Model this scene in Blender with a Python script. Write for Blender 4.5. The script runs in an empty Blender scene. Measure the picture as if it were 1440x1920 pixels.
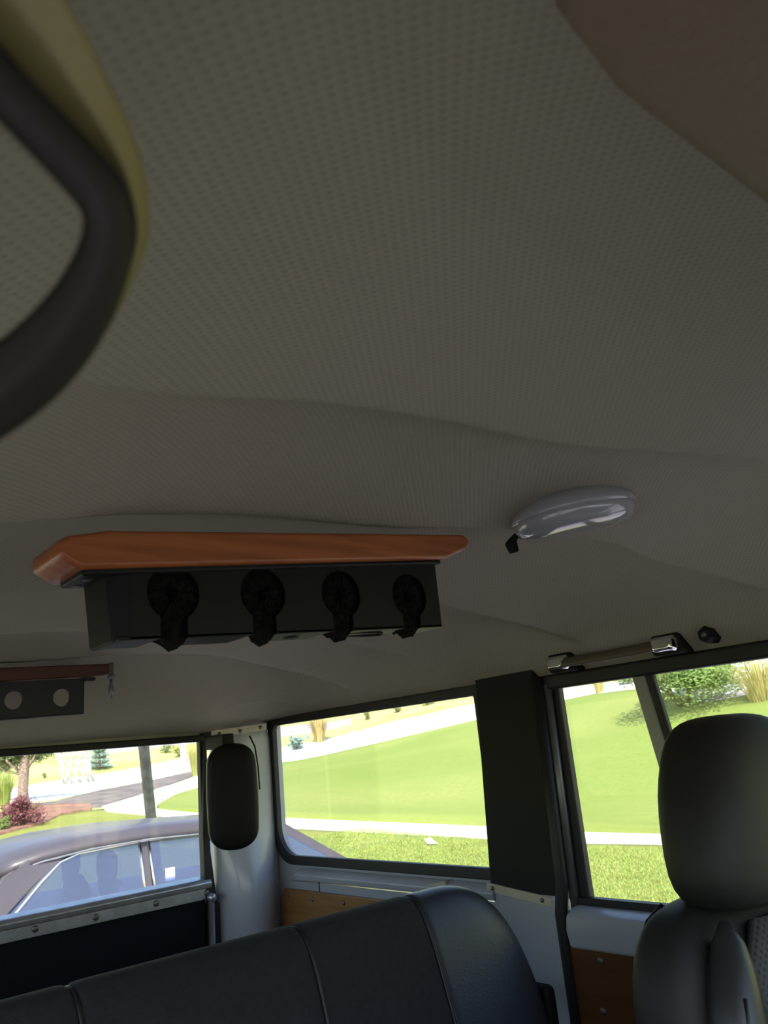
import bpy, bmesh, math, random
from mathutils import Vector, Matrix
random.seed(7)
scene = bpy.context.scene
col = scene.collection

# ---------------------------------------------------------------- camera, sky, sun, exposure
FPX = 1493.0
_Y = Vector((-1320, 570, FPX)).normalized()          # car's length axis in camera space (right, down, forward)
_X = Vector((1800, 258, FPX)); _X = (_X - _X.dot(_Y) * _Y).normalized()
_Z = _X.cross(_Y)
if _Z.y > 0: _Z = -_Z
M = Matrix((_X, _Y, _Z))                             # world = M @ camera
EYE = Vector((0, 0, 1.75))
cam_data = bpy.data.cameras.new('camera')
cam = bpy.data.objects.new('camera', cam_data); col.objects.link(cam)
r_, u_, b_ = M @ Vector((1, 0, 0)), -(M @ Vector((0, 1, 0))), -(M @ Vector((0, 0, 1)))
mw = Matrix((r_, u_, b_)).transposed().to_4x4(); mw.translation = EYE
cam.matrix_world = mw
cam_data.sensor_fit = 'VERTICAL'; cam_data.sensor_height = 36.0
cam_data.lens = FPX / 1920 * 36.0
cam_data.clip_start = 0.01; cam_data.clip_end = 500
cam_data.dof.use_dof = True; cam_data.dof.focus_distance = 1.4; cam_data.dof.aperture_fstop = 14.0
scene.camera = cam

SUN_AZ, SUN_EL = 222.0, 50.0                          # azimuth from +Y towards +X
world = bpy.data.worlds.new('sky'); scene.world = world; world.use_nodes = True
wn = world.node_tree.nodes; wl = world.node_tree.links
bg = wn['Background']; sky = wn.new('ShaderNodeTexSky'); sky.sky_type = 'NISHITA'
sky.sun_disc = False; sky.sun_elevation = math.radians(SUN_EL); sky.sun_rotation = math.radians(SUN_AZ)
sky.air_density = 1.0; sky.dust_density = 1.5
wl.new(sky.outputs[0], bg.inputs[0]); bg.inputs[1].default_value = 0.42
sun_d = bpy.data.lights.new('sun', 'SUN'); sun_d.energy = 7.5; sun_d.angle = 0.009; sun_d.color = (1, .95, .86)
sun = bpy.data.objects.new('sun', sun_d); col.objects.link(sun)
az, el = math.radians(SUN_AZ), math.radians(SUN_EL)
sdir = Vector((math.sin(az) * math.cos(el), math.cos(az) * math.cos(el), math.sin(el)))
sun.rotation_euler = sdir.to_track_quat('Z', 'Y').to_euler(); sun.location = sdir * 60
vs = scene.view_settings
vs.view_transform = 'Standard'; vs.look = 'None'; vs.gamma = 1; vs.use_curve_mapping = False
vs.exposure = 0.15
scene.cycles.max_bounces = 10; scene.cycles.diffuse_bounces = 6; scene.cycles.transparent_max_bounces = 24
scene.cycles.sample_clamp_indirect = 6

# ---------------------------------------------------------------- helpers
def ray(x, y): return (M @ Vector((x - 720.0, y - 960.0, FPX))).normalized()
def onX(x, y, v): d = ray(x, y); return EYE + d * (v / d.x)
def onY(x, y, v): d = ray(x, y); return EYE + d * (v / d.y)
def onZ(x, y, v): d = ray(x, y); return EYE + d * ((v - EYE.z) / d.z)
def atd(x, y, v): return EYE + ray(x, y) * v
def sst(a, b, x):
    t = min(1, max(0, (x - a) / (b - a))); return t * t * (3 - 2 * t)
def lerp(a, b, t): return a + (b - a) * t

class B:
    def __init__(s): s.v = []; s.f = []
    def add(s, vs_, fs):
        o = len(s.v); s.v += [tuple(p) for p in vs_]; s.f += [tuple(i + o for i in f) for f in fs]; return s
    def box(s, c, d, rot=None):
        c = Vector(c); R = rot or Matrix.Identity(3); pts = []
        for i in (-1, 1):
            for j in (-1, 1):
                for k in (-1, 1): pts.append(c + R @ Vector((i * d[0] / 2, j * d[1] / 2, k * d[2] / 2)))
        return s.add(pts, [(0, 1, 3, 2), (4, 6, 7, 5), (0, 4, 5, 1), (2, 3, 7, 6), (0, 2, 6, 4), (1, 5, 7, 3)])
    def bx(s, a, b): # min / max corners
        return s.box([(a[i] + b[i]) / 2 for i in range(3)], [abs(b[i] - a[i]) for i in range(3)])
    def tube(s, path, r, n=8, closed=False, flat=1.0, cap=True):
        P = [Vector(p) for p in path]; m = len(P); rr = r if isinstance(r, (list, tuple)) else [r] * m
        prev = None; rings = []
        for i in range(m):
            a = P[(i - 1) % m] if (closed or i > 0) else P[i]; b = P[(i + 1) % m] if (closed or i < m - 1) else P[i]
            t = (b - a).normalized()
            if prev is None:
                prev = t.orthogonal().normalized()
            nrm = (prev - prev.dot(t) * t).normalized(); prev = nrm; bi = t.cross(nrm)
            rings.append([P[i] + (nrm * math.cos(2 * math.pi * k / n) + bi * math.sin(2 * math.pi * k / n) * flat) * rr[i] for k in range(n)])
        return s.rings(rings, closed, cap)
    def rings(s, rings, closed=False, cap=True):
        n = len(rings[0]); m = len(rings); vs_ = [p for r in rings for p in r]; fs = []
        for i in range(m if closed else m - 1):
            j = (i + 1) % m
            for k in range(n):
                l = (k + 1) % n; fs.append((i * n + k, i * n + l, j * n + l, j * n + k))
        if cap and not closed:
            fs.append(tuple(reversed(range(n)))); fs.append(tuple((m - 1) * n + k for k in range(n)))
        return s.add(vs_, fs)
    def grid(s, rows):
        n = len(rows[0]); vs_ = [p for r in rows for p in r]
        return s.add(vs_, [(i * n + k, i * n + k + 1, (i + 1) * n + k + 1, (i + 1) * n + k) for i in range(len(rows) - 1) for k in range(n - 1)])
    def prism(s, poly, off):   # poly: 3D planar points, off: extrusion vector
        n = len(poly); off = Vector(off); a = [Vector(p) for p in poly]; b = [p + off for p in a]
        fs = [tuple(reversed(range(n))), tuple(range(n, 2 * n))] + [(i, (i + 1) % n, n + (i + 1) % n, n + i) for i in range(n)]
        return s.add(a + b, fs)
    def ringplate(s, outer, inner, off):  # frame between two loops of equal count, extruded
        n = len(outer); off = Vector(off)
        a = [Vector(p) for p in outer]; b = [Vector(p) for p in inner]
        vs_ = a + b + [p + off for p in a] + [p + off for p in b]; fs = []
        for i in range(n):
            j = (i + 1) % n
            fs += [(i, j, n + j, n + i), (2 * n + i, 3 * n + i, 3 * n + j, 2 * n + j), (i, 2 * n + i, 2 * n + j, j), (n + i, n + j, 3 * n + j, 3 * n + i)]
        return s.add(vs_, fs)
    def lathe(s, prof, c, axis=(0, 0, 1), n=24):
        ax = Vector(axis).normalized(); e1 = ax.orthogonal().normalized(); e2 = ax.cross(e1); c = Vector(c)
        return s.rings([[c + ax * h + (e1 * math.cos(2 * math.pi * k / n) + e2 * math.sin(2 * math.pi * k / n)) * max(r, 1e-4) for k in range(n)] for r, h in prof])

def mesh(name, b, mat, smooth=False, origin=(0, 0, 0)):
    o = Vector(origin); me = bpy.data.meshes.new(name)
    me.from_pydata([(p[0] - o.x, p[1] - o.y, p[2] - o.z) for p in b.v], [], b.f)
    bm = bmesh.new(); bm.from_mesh(me); bmesh.ops.recalc_face_normals(bm, faces=bm.faces); bm.to_mesh(me); bm.free()
    if smooth: me.polygons.foreach_set('use_smooth', [True] * len(me.polygons))
    me.materials.append(mat); return me
def wloc(o): 
    v = Vector(o.location)
    while o.parent: o = o.parent; v += Vector(o.location)
    return v
def obj(name, b, mat, parent=None, smooth=False, bevel=0, sub=0, solid=0, origin=None, kind=None, label=None):
    loc = wloc(parent) if parent else Vector((0, 0, 0))
    if origin is None:
        org = loc if parent else Vector([sum(p[i] for p in b.v) / len(b.v) for i in range(3)])
        if not parent: org.z = min(p[2] for p in b.v)
    else: org = Vector(origin)
    o = bpy.data.objects.new(name, mesh(name, b, mat, smooth, org)); col.objects.link(o)
    if parent: o.parent = parent
    o.location = org - loc
    if solid: m = o.modifiers.new('s', 'SOLIDIFY'); m.thickness = solid; m.offset = 1
    if sub: m = o.modifiers.new('u', 'SUBSURF'); m.levels = sub; m.render_levels = sub
    if bevel:
        m = o.modifiers.new('b', 'BEVEL'); m.width = bevel; m.segments = 3; m.limit_method = 'ANGLE'; m.angle_limit = .6
        for p in o.data.polygons: p.use_smooth = True
        w = o.modifiers.new('w', 'WEIGHTED_NORMAL'); w.keep_sharp = False
    if kind: o['kind'] = kind
    if label: o['label'] = label
    return o
def copy_part(src, delta, parent=None, name=None):
    c = src.copy(); col.objects.link(c); c.parent = parent or src.parent; c.location = Vector(src.location) + Vector(delta); return c
def thing(name, loc, label, cat, group=None, kind=None):
    o = bpy.data.objects.new(name, None); col.objects.link(o); o.location = loc; o.empty_display_size = .05
    if label: o['label'] = label
    if cat: o['category'] = cat
    if group: o['group'] = group
    if kind: o['kind'] = kind
    return o
def tag(o, label, cat, group=None, kind=None):
    o['label'] = label; o['category'] = cat
    if group: o['group'] = group
    if kind: o['kind'] = kind
    return o

# ---------------------------------------------------------------- materials
def mat(name, c, rough=.6, metal=0, noise=None, bump=None, spec=.5, coat=0, c2=None, trans=0):
    m = bpy.data.materials.new(name); m.use_nodes = True; nt = m.node_tree; p = nt.nodes['Principled BSDF']
    p.inputs['Base Color'].default_value = (*c, 1); p.inputs['Roughness'].default_value = rough; p.inputs['Metallic'].default_value = metal
    p.inputs['Specular IOR Level'].default_value = spec
    if coat: p.inputs['Coat Weight'].default_value = coat; p.inputs['Coat Roughness'].default_value = .08
    tc = nt.nodes.new('ShaderNodeTexCoord')
    if noise or c2:
        sc, amt = noise or (40, .15)
        n = nt.nodes.new('ShaderNodeTexNoise'); n.inputs['Scale'].default_value = sc; n.inputs['Detail'].default_value = 6
        nt.links.new(tc.outputs['Object'], n.inputs['Vector'])
        rp = nt.nodes.new('ShaderNodeValToRGB'); d = c2 or tuple(x * (1 - amt) for x in c)
        rp.color_ramp.elements[0].color = (*d, 1); rp.color_ramp.elements[1].color = (*c, 1)
        rp.color_ramp.elements[0].position = .38; rp.color_ramp.elements[1].position = .62
        nt.links.new(n.outputs['Fac'], rp.inputs['Fac']); nt.links.new(rp.outputs['Color'], p.inputs['Base Color'])
    if bump:
        sc, st = bump
        n = nt.nodes.new('ShaderNodeTexNoise'); n.inputs['Scale'].default_value = sc; n.inputs['Detail'].default_value = 5
        nt.links.new(tc.outputs['Object'], n.inputs['Vector'])
        bp = nt.nodes.new('ShaderNodeBump'); bp.inputs['Strength'].default_value = st; bp.inputs['Distance'].default_value = .01
        nt.links.new(n.outputs['Fac'], bp.inputs['Height']); nt.links.new(bp.outputs['Normal'], p.inputs['Normal'])
    if trans:
        t = nt.nodes.new('ShaderNodeBsdfTranslucent'); mx = nt.nodes.new('ShaderNodeMixShader'); mx.inputs[0].default_value = trans
        t.inputs[0].default_value = (*c, 1); out = nt.nodes['Material Output']
        nt.links.new(p.outputs[0], mx.inputs[1]); nt.links.new(t.outputs[0], mx.inputs[2]); nt.links.new(mx.outputs[0], out.inputs[0])
    return m
def fabric(name, c, k, bump=.5, dark=.7, axis2=1):
    """woven / perforated vinyl: staggered pattern of small dimples"""
    m = mat(name, c, .85, spec=.25); nt = m.node_tree; p = nt.nodes['Principled BSDF']
    tc = nt.nodes.new('ShaderNodeTexCoord'); sp = nt.nodes.new('ShaderNodeSeparateXYZ'); nt.links.new(tc.outputs['Object'], sp.inputs[0])
    def mth(op, a, b=None):
        n = nt.nodes.new('ShaderNodeMath'); n.operation = op
        for i, x in enumerate((a, b)):
            if x is None: continue
            if isinstance(x, (int, float)): n.inputs[i].default_value = x
            else: nt.links.new(x, n.inputs[i])
        return n.outputs[0]
    sx = mth('SINE', mth('MULTIPLY', sp.outputs[0], k)); sy = mth('SINE', mth('MULTIPLY', sp.outputs[axis2], k))
    h = mth('ADD', mth('MULTIPLY', mth('MULTIPLY', sx, sy), .5), .5)
    rp = nt.nodes.new('ShaderNodeValToRGB'); rp.color_ramp.elements[0].color = (*[x * dark for x in c], 1); rp.color_ramp.elements[1].color = (*c, 1)
    rp.color_ramp.elements[0].position = .08; rp.color_ramp.elements[1].position = .42
    nt.links.new(h, rp.inputs['Fac']); nt.links.new(rp.outputs['Color'], p.inputs['Base Color'])
    bp = nt.nodes.new('ShaderNodeBump'); bp.inputs['Strength'].default_value = bump; bp.inputs['Distance'].default_value = .002
    nt.links.new(h, bp.inputs['Height']); nt.links.new(bp.outputs['Normal'], p.inputs['Normal'])
    return m
def wood(name, c, c2, sc=(3, 60, 60)):
    m = mat(name, c, .42, coat=.25); nt = m.node_tree; p = nt.nodes['Principled BSDF']
    tc = nt.nodes.new('ShaderNodeTexCoord'); mp = nt.nodes.new('ShaderNodeMapping'); mp.inputs['Scale'].default_value = sc
    n = nt.nodes.new('ShaderNodeTexNoise'); n.inputs['Scale'].default_value = 1.6; n.inputs['Detail'].default_value = 8; n.inputs['Distortion'].default_value = .6
    rp = nt.nodes.new('ShaderNodeValToRGB'); rp.color_ramp.elements[0].color = (*c2, 1); rp.color_ramp.elements[1].color = (*c, 1)
    rp.color_ramp.elements[0].position = .3; rp.color_ramp.elements[1].position = .7
    nt.links.new(tc.outputs['Object'], mp.inputs[0]); nt.links.new(mp.outputs[0], n.inputs['Vector']); nt.links.new(n.outputs['Fac'], rp.inputs[0])
    nt.links.new(rp.outputs[0], p.inputs['Base Color']); return m
def grass(name, c, c2, c3, s1, s2):
    m = mat(name, c, .9, spec=.15); nt = m.node_tree; p = nt.nodes['Principled BSDF']; L = nt.links
    tc = nt.nodes.new('ShaderNodeTexCoord'); mp = nt.nodes.new('ShaderNodeMapping'); mp.inputs['Scale'].default_value = (1, .45, 1); mp.inputs['Rotation'].default_value = (0, 0, .5)
    L.new(tc.outputs['Object'], mp.inputs[0])
    a = nt.nodes.new('ShaderNodeTexNoise'); a.inputs['Scale'].default_value = s1; a.inputs['Detail'].default_value = 4; L.new(mp.outputs[0], a.inputs['Vector'])
    b = nt.nodes.new('ShaderNodeTexNoise'); b.inputs['Scale'].default_value = s2; b.inputs['Detail'].default_value = 8; b.inputs['Roughness'].default_value = .75; L.new(tc.outputs['Object'], b.inputs['Vector'])
    r1 = nt.nodes.new('ShaderNodeValToRGB'); r1.color_ramp.elements[0].color = (*c3, 1); r1.color_ramp.elements[1].color = (*c, 1); r1.color_ramp.elements[0].position = .4; r1.color_ramp.elements[1].position = .6
    L.new(a.outputs['Fac'], r1.inputs[0])
    r2 = nt.nodes.new('ShaderNodeMapRange'); r2.inputs[1].default_value = .38; r2.inputs[2].default_value = .62; L.new(b.outputs['Fac'], r2.inputs[0])
    mx = nt.nodes.new('ShaderNodeMixRGB'); mx.inputs[1].default_value = (*c2, 1); L.new(r2.outputs[0], mx.inputs[0]); L.new(r1.outputs[0], mx.inputs[2]); L.new(mx.outputs[0], p.inputs['Base Color'])
    bp = nt.nodes.new('ShaderNodeBump'); bp.inputs['Strength'].default_value = .8; bp.inputs['Distance'].default_value = .03; L.new(b.outputs['Fac'], bp.inputs['Height']); L.new(bp.outputs[0], p.inputs['Normal'])
    return m
def glass(name, tint=(1, 1, 1), refl=.06, rough=.0, haze=0):
    m = bpy.data.materials.new(name); m.use_nodes = True; nt = m.node_tree; nt.nodes.remove(nt.nodes['Principled BSDF'])
    t = nt.nodes.new('ShaderNodeBsdfTransparent'); t.inputs[0].default_value = (*tint, 1)
    g = nt.nodes.new('ShaderNodeBsdfGlossy'); g.inputs['Roughness'].default_value = rough
    mx = nt.nodes.new('ShaderNodeMixShader'); lw = nt.nodes.new('ShaderNodeLayerWeight')
    pw = nt.nodes.new('ShaderNodeMath'); pw.operation = 'POWER'; pw.inputs[1].default_value = 5
    a = nt.nodes.new('ShaderNodeMath'); a.operation = 'MULTIPLY_ADD'; a.inputs[1].default_value = 1 - refl / 2; a.inputs[2].default_value = refl / 2; a.use_clamp = True
    nt.links.new(lw.outputs['Facing'], pw.inputs[0]); nt.links.new(pw.outputs[0], a.inputs[0]); nt.links.new(a.outputs[0], mx.inputs[0])
    nt.links.new(t.outputs[0], mx.inputs[1]); nt.links.new(g.outputs[0], mx.inputs[2]); res = mx
    if haze:   # lavender diffuse layer painting the sky-reflection haze onto the pane
        df = nt.nodes.new('ShaderNodeBsdfDiffuse'); df.inputs[0].default_value = (.62, .60, .80, 1); res = nt.nodes.new('ShaderNodeMixShader'); res.inputs[0].default_value = haze
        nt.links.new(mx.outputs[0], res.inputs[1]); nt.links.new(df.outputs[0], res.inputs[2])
    nt.links.new(res.outputs[0], nt.nodes['Material Output'].inputs[0])
    return m
MT = dict(
    headliner=fabric('headliner vinyl', (.345, .315, .240), 2 * math.pi / .0082, .22, .84),
    white=mat('white paint', (.38, .395, .42), .32, noise=(3, .08), coat=.3),
    cream=mat('cream plastic', (.50, .46, .34), .5, noise=(25, .12)),
    rubber=mat('black rubber', (.010, .0095, .009), .55),
    trimblk=mat('black vinyl trim', (.008, .0078, .0075), .6, bump=(400, .1), spec=.22),
    alum=mat('brushed aluminium', (.52, .52, .53), .38, metal=.85, noise=(30, .2)),
    greym=mat('grey metal', (.20, .20, .20), .4, metal=.6),
    chrome=mat('chrome', (.8, .8, .8), .12, metal=1),
    screw=mat('screw', (.16, .15, .14), .4, metal=.7),
    carpet=mat('black carpet', (.012, .013, .016), .95, bump=(600, .4), spec=.1),
    door_wood=wood('stained plywood', (.12, .045, .012), (.07, .025, .006), (40, 3, 40)),
    panel_wood=wood('plywood', (.34, .17, .05), (.24, .11, .03), (40, 4, 40)),
    oak=wood('orange stained oak', (.42, .135, .035), (.27, .075, .018)),
    redwood=wood('dark red stained wood', (.11, .028, .012), (.065, .016, .008)),
    rack=mat('black rack plastic', (.006, .007, .0068), .48, bump=(300, .05), spec=.3),
    rack2=mat('black rack plastic sheet', (.013, .014, .018), .42),
    foam=mat('black foam', (.012, .012, .011), .95, bump=(120, 1.0), spec=.1, noise=(150, .6)),
    lens=mat('dome lens', (.36, .37, .37), .12, coat=.8),
    seatcloth=mat('charcoal seat cloth', (.020, .021, .025), .8, bump=(500, .3), noise=(90, .2), spec=.35),
    seatvinyl=mat('black seat vinyl', (.026, .028, .036), .42, bump=(250, .12)),
    leather=mat('black leather', (.013, .0125, .012), .58, bump=(420, .04), spec=.35),
    bolster=mat('smooth black leather', (.020, .019, .019), .38, bump=(420, .03)),
    perf=fabric('perforated grey cloth', (.060, .060, .064), 2 * math.pi / .012, .3, .45, 2),
    piping=mat('piping', (.010, .010, .012), .5),
    visor=mat('visor vinyl', (.165, .125, .08), .6, bump=(250, .15)),
    gripdark=mat('dark brown grip', (.013, .0105, .0085), .6, spec=.3),
    gripcream=mat('yellowish grip edge', (.21, .185, .065), .45),
    brown=mat('tan strap', (.11, .085, .05), .55),
    pane=glass('window glass', (.97, .985, .975), .05),
    floor=mat('floor mat', (.03, .03, .03), .9),
    # outside
    dry=mat('dry grass', (.46, .44, .16), .9, noise=(.5, .3), c2=(.34, .36, .10), bump=(8, .6)),
    lawn=grass('mown lawn', (.275, .300, .085), (.205, .250, .058), (.165, .228, .045), .22, 9),
    nearlawn=grass('verge grass', (.32, .315, .088), (.20, .22, .048), (.26, .275, .065), .5, 11),
    concrete=mat('concrete', (.80, .76, .70), .85, noise=(2, .08)),
    road=mat('pale road', (.80, .76, .72), .9, noise=(.6, .1)),
    asphalt=mat('grey asphalt', (.34, .30, .32), .9, noise=(1, .15)),
    dirt=mat('grey brown dirt', (.19, .155, .14), .95, noise=(1.5, .4), bump=(10, .6)),
    bark=mat('red bark mulch', (.30, .15, .095), .95, noise=(3, .4), bump=(15, .8)),
    rock=mat('pale rock', (.78, .75, .71), .9, noise=(3, .2), bump=(5, .5)),
    trunk=mat('pine bark', (.34, .24, .19), .9, noise=(14, .5), bump=(20, 1)),
    stem=mat('twig', (.22, .15, .09), .8),
    leaf=mat('green leaf', (.22, .32, .07), .6, noise=(1.2, .4), trans=.3),
    leafy=mat('yellow green leaf', (.42, .44, .12), .6, noise=(1.5, .3), trans=.3),
    pine=mat('pine needles', (.17, .22, .075), .7, trans=.2),
    spruce=mat('blue spruce needles', (.26, .36, .30), .7, trans=.15),
    barberry=mat('red leaf', (.25, .085, .085), .6, noise=(5, .45), trans=.2),
    straw=mat('straw grass', (.62, .50, .20), .8, trans=.3),
    grassgreen=mat('green grass blade', (.34, .44, .11), .8, trans=.3),
    paint=mat('faded grey brown paint', (.085, .070, .080), .45, noise=(2, .2), coat=.15),
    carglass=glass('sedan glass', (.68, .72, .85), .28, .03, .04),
    carseat=mat('sedan seat cloth', (.10, .095, .115), .9),
    carfloor=mat('sedan cabin', (.05, .048, .06), .9),
    tyre=mat('tyre', (.02, .02, .02), .8),
    pole=mat('grey galvanised pole', (.17, .16, .16), .5, metal=.3, noise=(12, .4)),
    net=mat('white net cord', (.85, .84, .82), .8),
    orange=mat('orange rim', (.6, .14, .03), .5),
    sticker=mat('sticker', (.7, .68, .78), .6),
)

# ---------------------------------------------------------------- the van's shell
XLEFT = -.08
W, D = 1.44, 2.316          # glass planes: right side, rear
CX = .73
BOWS = [-.6, -.33, .07, .472, .80, 1.24, 1.64, 2.03, 2.33, 2.7]
def ceil(X, Y):
    u = (X - CX) / CX if X > CX else .973 * (CX - X) / (CX - XLEFT)
    z = 2.034 - .186 * u ** 3.0
    yb = Y + .16 * sst(.55, 1.0, u) + .12 * sst(.60, 1.10, X)
    for a, b in zip(BOWS, BOWS[1:]):
        if a <= yb < b:
            t = (yb - a) / (b - a); z += (.026 + .026 * sst(.75, 1.25, Y)) * (t ** .7 * (1 - t) ** 1.35 / .268) * (1 - sst(.80, .965, u)); break
    return lerp(z, 1.830 + .032 * sst(.75, .95, u), sst(1.97, 2.36, Y) ** 1.1)
b = B(); NX, NY = 130, 300
b.grid([[(lerp(XLEFT - .02, W + .02, i / NX), lerp(-.12, 2.37, j / NY), ceil(lerp(XLEFT - .02, W + .02, i / NX), lerp(-.12, 2.37, j / NY))) for i in range(NX + 1)] for j in range(NY + 1)])
c = obj('ceiling', b, MT['headliner'], smooth=True, origin=(0, 0, 0), kind='structure')
b = B().grid([[(x, y, 2.13 - .20 * (abs(x - CX) / .8) ** 3) for x in [-.06 + .08 * i for i in range(21)]] for y in [-.2 + .2 * j for j in range(14)]])
obj('roof_panel', b, MT['white'], smooth=True, solid=.003, origin=(0, 0, 0), kind='structure')
obj('floor', B().bx((XLEFT - .05, -.75, .55), (W + .05, 2.36, .60)), MT['floor'], kind='structure')

def rrect(y0, y1, z0, z1, r, X, n=6):
    """rounded rectangle loop in a plane of constant X; r: radius per corner (rear-low, front-low, front-top, rear-top) with y0 front < y1 rear"""
    P = []
    for (cy, cz, sy, sz, a0), rad in zip([(y1, z0, -1, 1, -90), (y1, z1, -1, -1, 0), (y0, z1, 1, -1, 90), (y0, z0, 1, 1, 180)], r):
        for k in range(n + 1):
            a = math.radians(a0 + 90 * k / n); P.append(Vector((X, cy + sy * rad + rad * math.cos(a), cz + sz * rad + rad * math.sin(a))))
    return P
def to_rect(P, y0, y1, z0, z1):
    out = []; cy, cz = (y0 + y1) / 2, (z0 + z1) / 2
    for p in P:
        dy, dz = p.y - cy, p.z - cz
        s = min((y1 - y0) / 2 / max(abs(dy), 1e-6), (z1 - z0) / 2 / max(abs(dz), 1e-6)); out.append(Vector((p.x, cy + dy * s, cz + dz * s)))
    return out
def screw_at(parent, pts, axis, r=.006, mt='screw'):
    first = None
    for p in pts:
        if first is None:
            p0 = Vector(p); bb = B().lathe([(0, .003), (r * .7, .0028), (r, .001), (r, -.002)], p0, axis, 12); first = obj('screw', bb, MT[mt], parent, smooth=True, origin=p0)
        else: copy_part(first, Vector(p) - p0)

def side(sgn):
    """one body side; sgn +1 the right of the picture (X = W), -1 the side the photo was taken from"""
    X = W if sgn > 0 else XLEFT
    dx = lambda v: X + sgn * v             # positive = outwards
    nm = 'right' if sgn > 0 else 'left'
    w = thing('wall_' + nm, (X, 1.2, .6), None, None, kind='structure')
    # quarter panel with the window opening
    inner = rrect(1.352, 2.285, 1.445, 1.858, (.09, .02, .008, .01), dx(.0))
    outer = to_rect(inner, 1.277, 2.36, 1.385, 1.918)
    qp = B().ringplate(outer, inner, (sgn * .03, 0, 0)); qp.bx((dx(0), 1.277, .6), (dx(.03), 2.36, 1.386))
    obj('quarter_panel', qp, MT['white'], w)
    ledge = B()
    ledge.prism([(dx(-.03), 1.36, 1.395), (dx(-.035), 1.36, 1.412), (dx(-.008), 1.36, 1.428), (dx(.0), 1.36, 1.395)], (0, .80, 0))
    obj('sill_ledge', ledge, MT['white'], w, bevel=.004)
    # pillar between door and quarter window
    obj('pillar_panel', B().bx((dx(-.025), 1.18, .6), (dx(.02), 1.372, 1.42)), MT['white'], w, bevel=.012)
    obj('pillar_cover', B().prism([(dx(-.022), 1.175, 1.405), (dx(-.022), 1.378, 1.415), (dx(-.022), 1.345, 1.885), (dx(-.022), 1.165, 1.885)], (sgn * .04, 0, 0)), MT['trimblk'], w, bevel=.006)
    st = obj('pillar_strip', B().prism([(dx(-.026), 1.20, 1.392), (dx(-.026), 1.385, 1.412), (dx(-.026), 1.385, 1.432), (dx(-.026), 1.20, 1.412)], (sgn * .006, 0, 0)), MT['cream'], w, bevel=.002)
    screw_at(st, [(dx(-.027), 1.365, 1.421), (dx(-.027), 1.225, 1.406)], (-sgn, 0, 0), .005)
    obj('door_seal', B().tube([(dx(-.018), 1.185, .62), (dx(-.018), 1.185, 1.38), (dx(-.018), 1.172, 1.44), (dx(-.014), 1.163, 1.862)], .014, 8), MT['rubber'], w, smooth=True)
    obj('roof_rail', B().bx((dx(.0), -.15, 1.855), (dx(.05), 2.36, 1.93)), MT['white'], w)
    obj('front_pillar', B().bx((dx(-.02), .43, .6), (dx(.03), .50, 1.89)), MT['trimblk'], w, bevel=.01)
    # access cover in the quarter panel
    pc = obj('access_cover', B().prism([(dx(-.012), 1.75, 1.15), (dx(-.012), 2.27, 1.15), (dx(-.012), 2.27, 1.345), (dx(-.012), 2.25, 1.365), (dx(-.012), 1.75, 1.365)], (sgn * .012, 0, 0)), MT['panel_wood'], w, bevel=.003)
    screw_at(pc, [(dx(-.0125), 2.225, 1.348), (dx(-.0125), 2.10, 1.345), (dx(-.0125), 1.95, 1.345)], (-sgn, 0, 0), .006)
    return w, X, dx
wall_r, XR, dxr = side(1)
obj('seam', B().bx((XR - .0015, 2.078, 1.17), (XR + .002, 2.081, 1.425)), MT['trimblk'], wall_r)
# small cream latch on the sill ledge
lt = B().prism([onX(783, 1672, W - .03), onX(788, 1662, W - .03), onX(832, 1652, W - .03), onX(842, 1672, W - .03)], (.03, 0, 0))
tag(obj('sill_latch', lt, MT['cream'], bevel=.002), 'small cream latch block on the white ledge below the long side window', 'latch')

def window(n, loop_in, X, sgn, t, panes=True):
    """rubber gasket round an opening + pane"""
    cy = sum(p.y for p in loop_in) / len(loop_in); cz = sum(p.z for p in loop_in) / len(loop_in)
    w = thing('window_%d' % n, (X, cy, min(p.z for p in loop_in)), None, None, kind='structure')
    outer = [Vector((X - sgn * .012, p.y, p.z)) for p in loop_in]
    def shrink(P, d):
        ys = [p.y for p in P]; zs = [p.z for p in P]
        hy, hz = (max(ys) - min(ys)) / 2, (max(zs) - min(zs)) / 2; my, mz = (max(ys) + min(ys)) / 2, (max(zs) + min(zs)) / 2
        return [Vector((p.x, my + (p.y - my) * (hy - d) / hy, mz + (p.z - mz) * (hz - d) / hz)) for p in P]
    outer = shrink(outer, -.012); inn = shrink(outer, t)
    obj('gasket', B().ringplate(outer, inn, (sgn * .02, 0, 0)), MT['rubber'], w, bevel=.004)
    gl = [Vector((X + sgn * .004, p.y, p.z)) for p in shrink(outer, t * .5)]
    obj('pane', B().prism(gl, (sgn * .003, 0, 0)), MT['pane'], w)
    return w
window(1, rrect(1.352, 2.285, 1.445, 1.858, (.09, .02, .008, .01), W), W, 1, .026)

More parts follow.
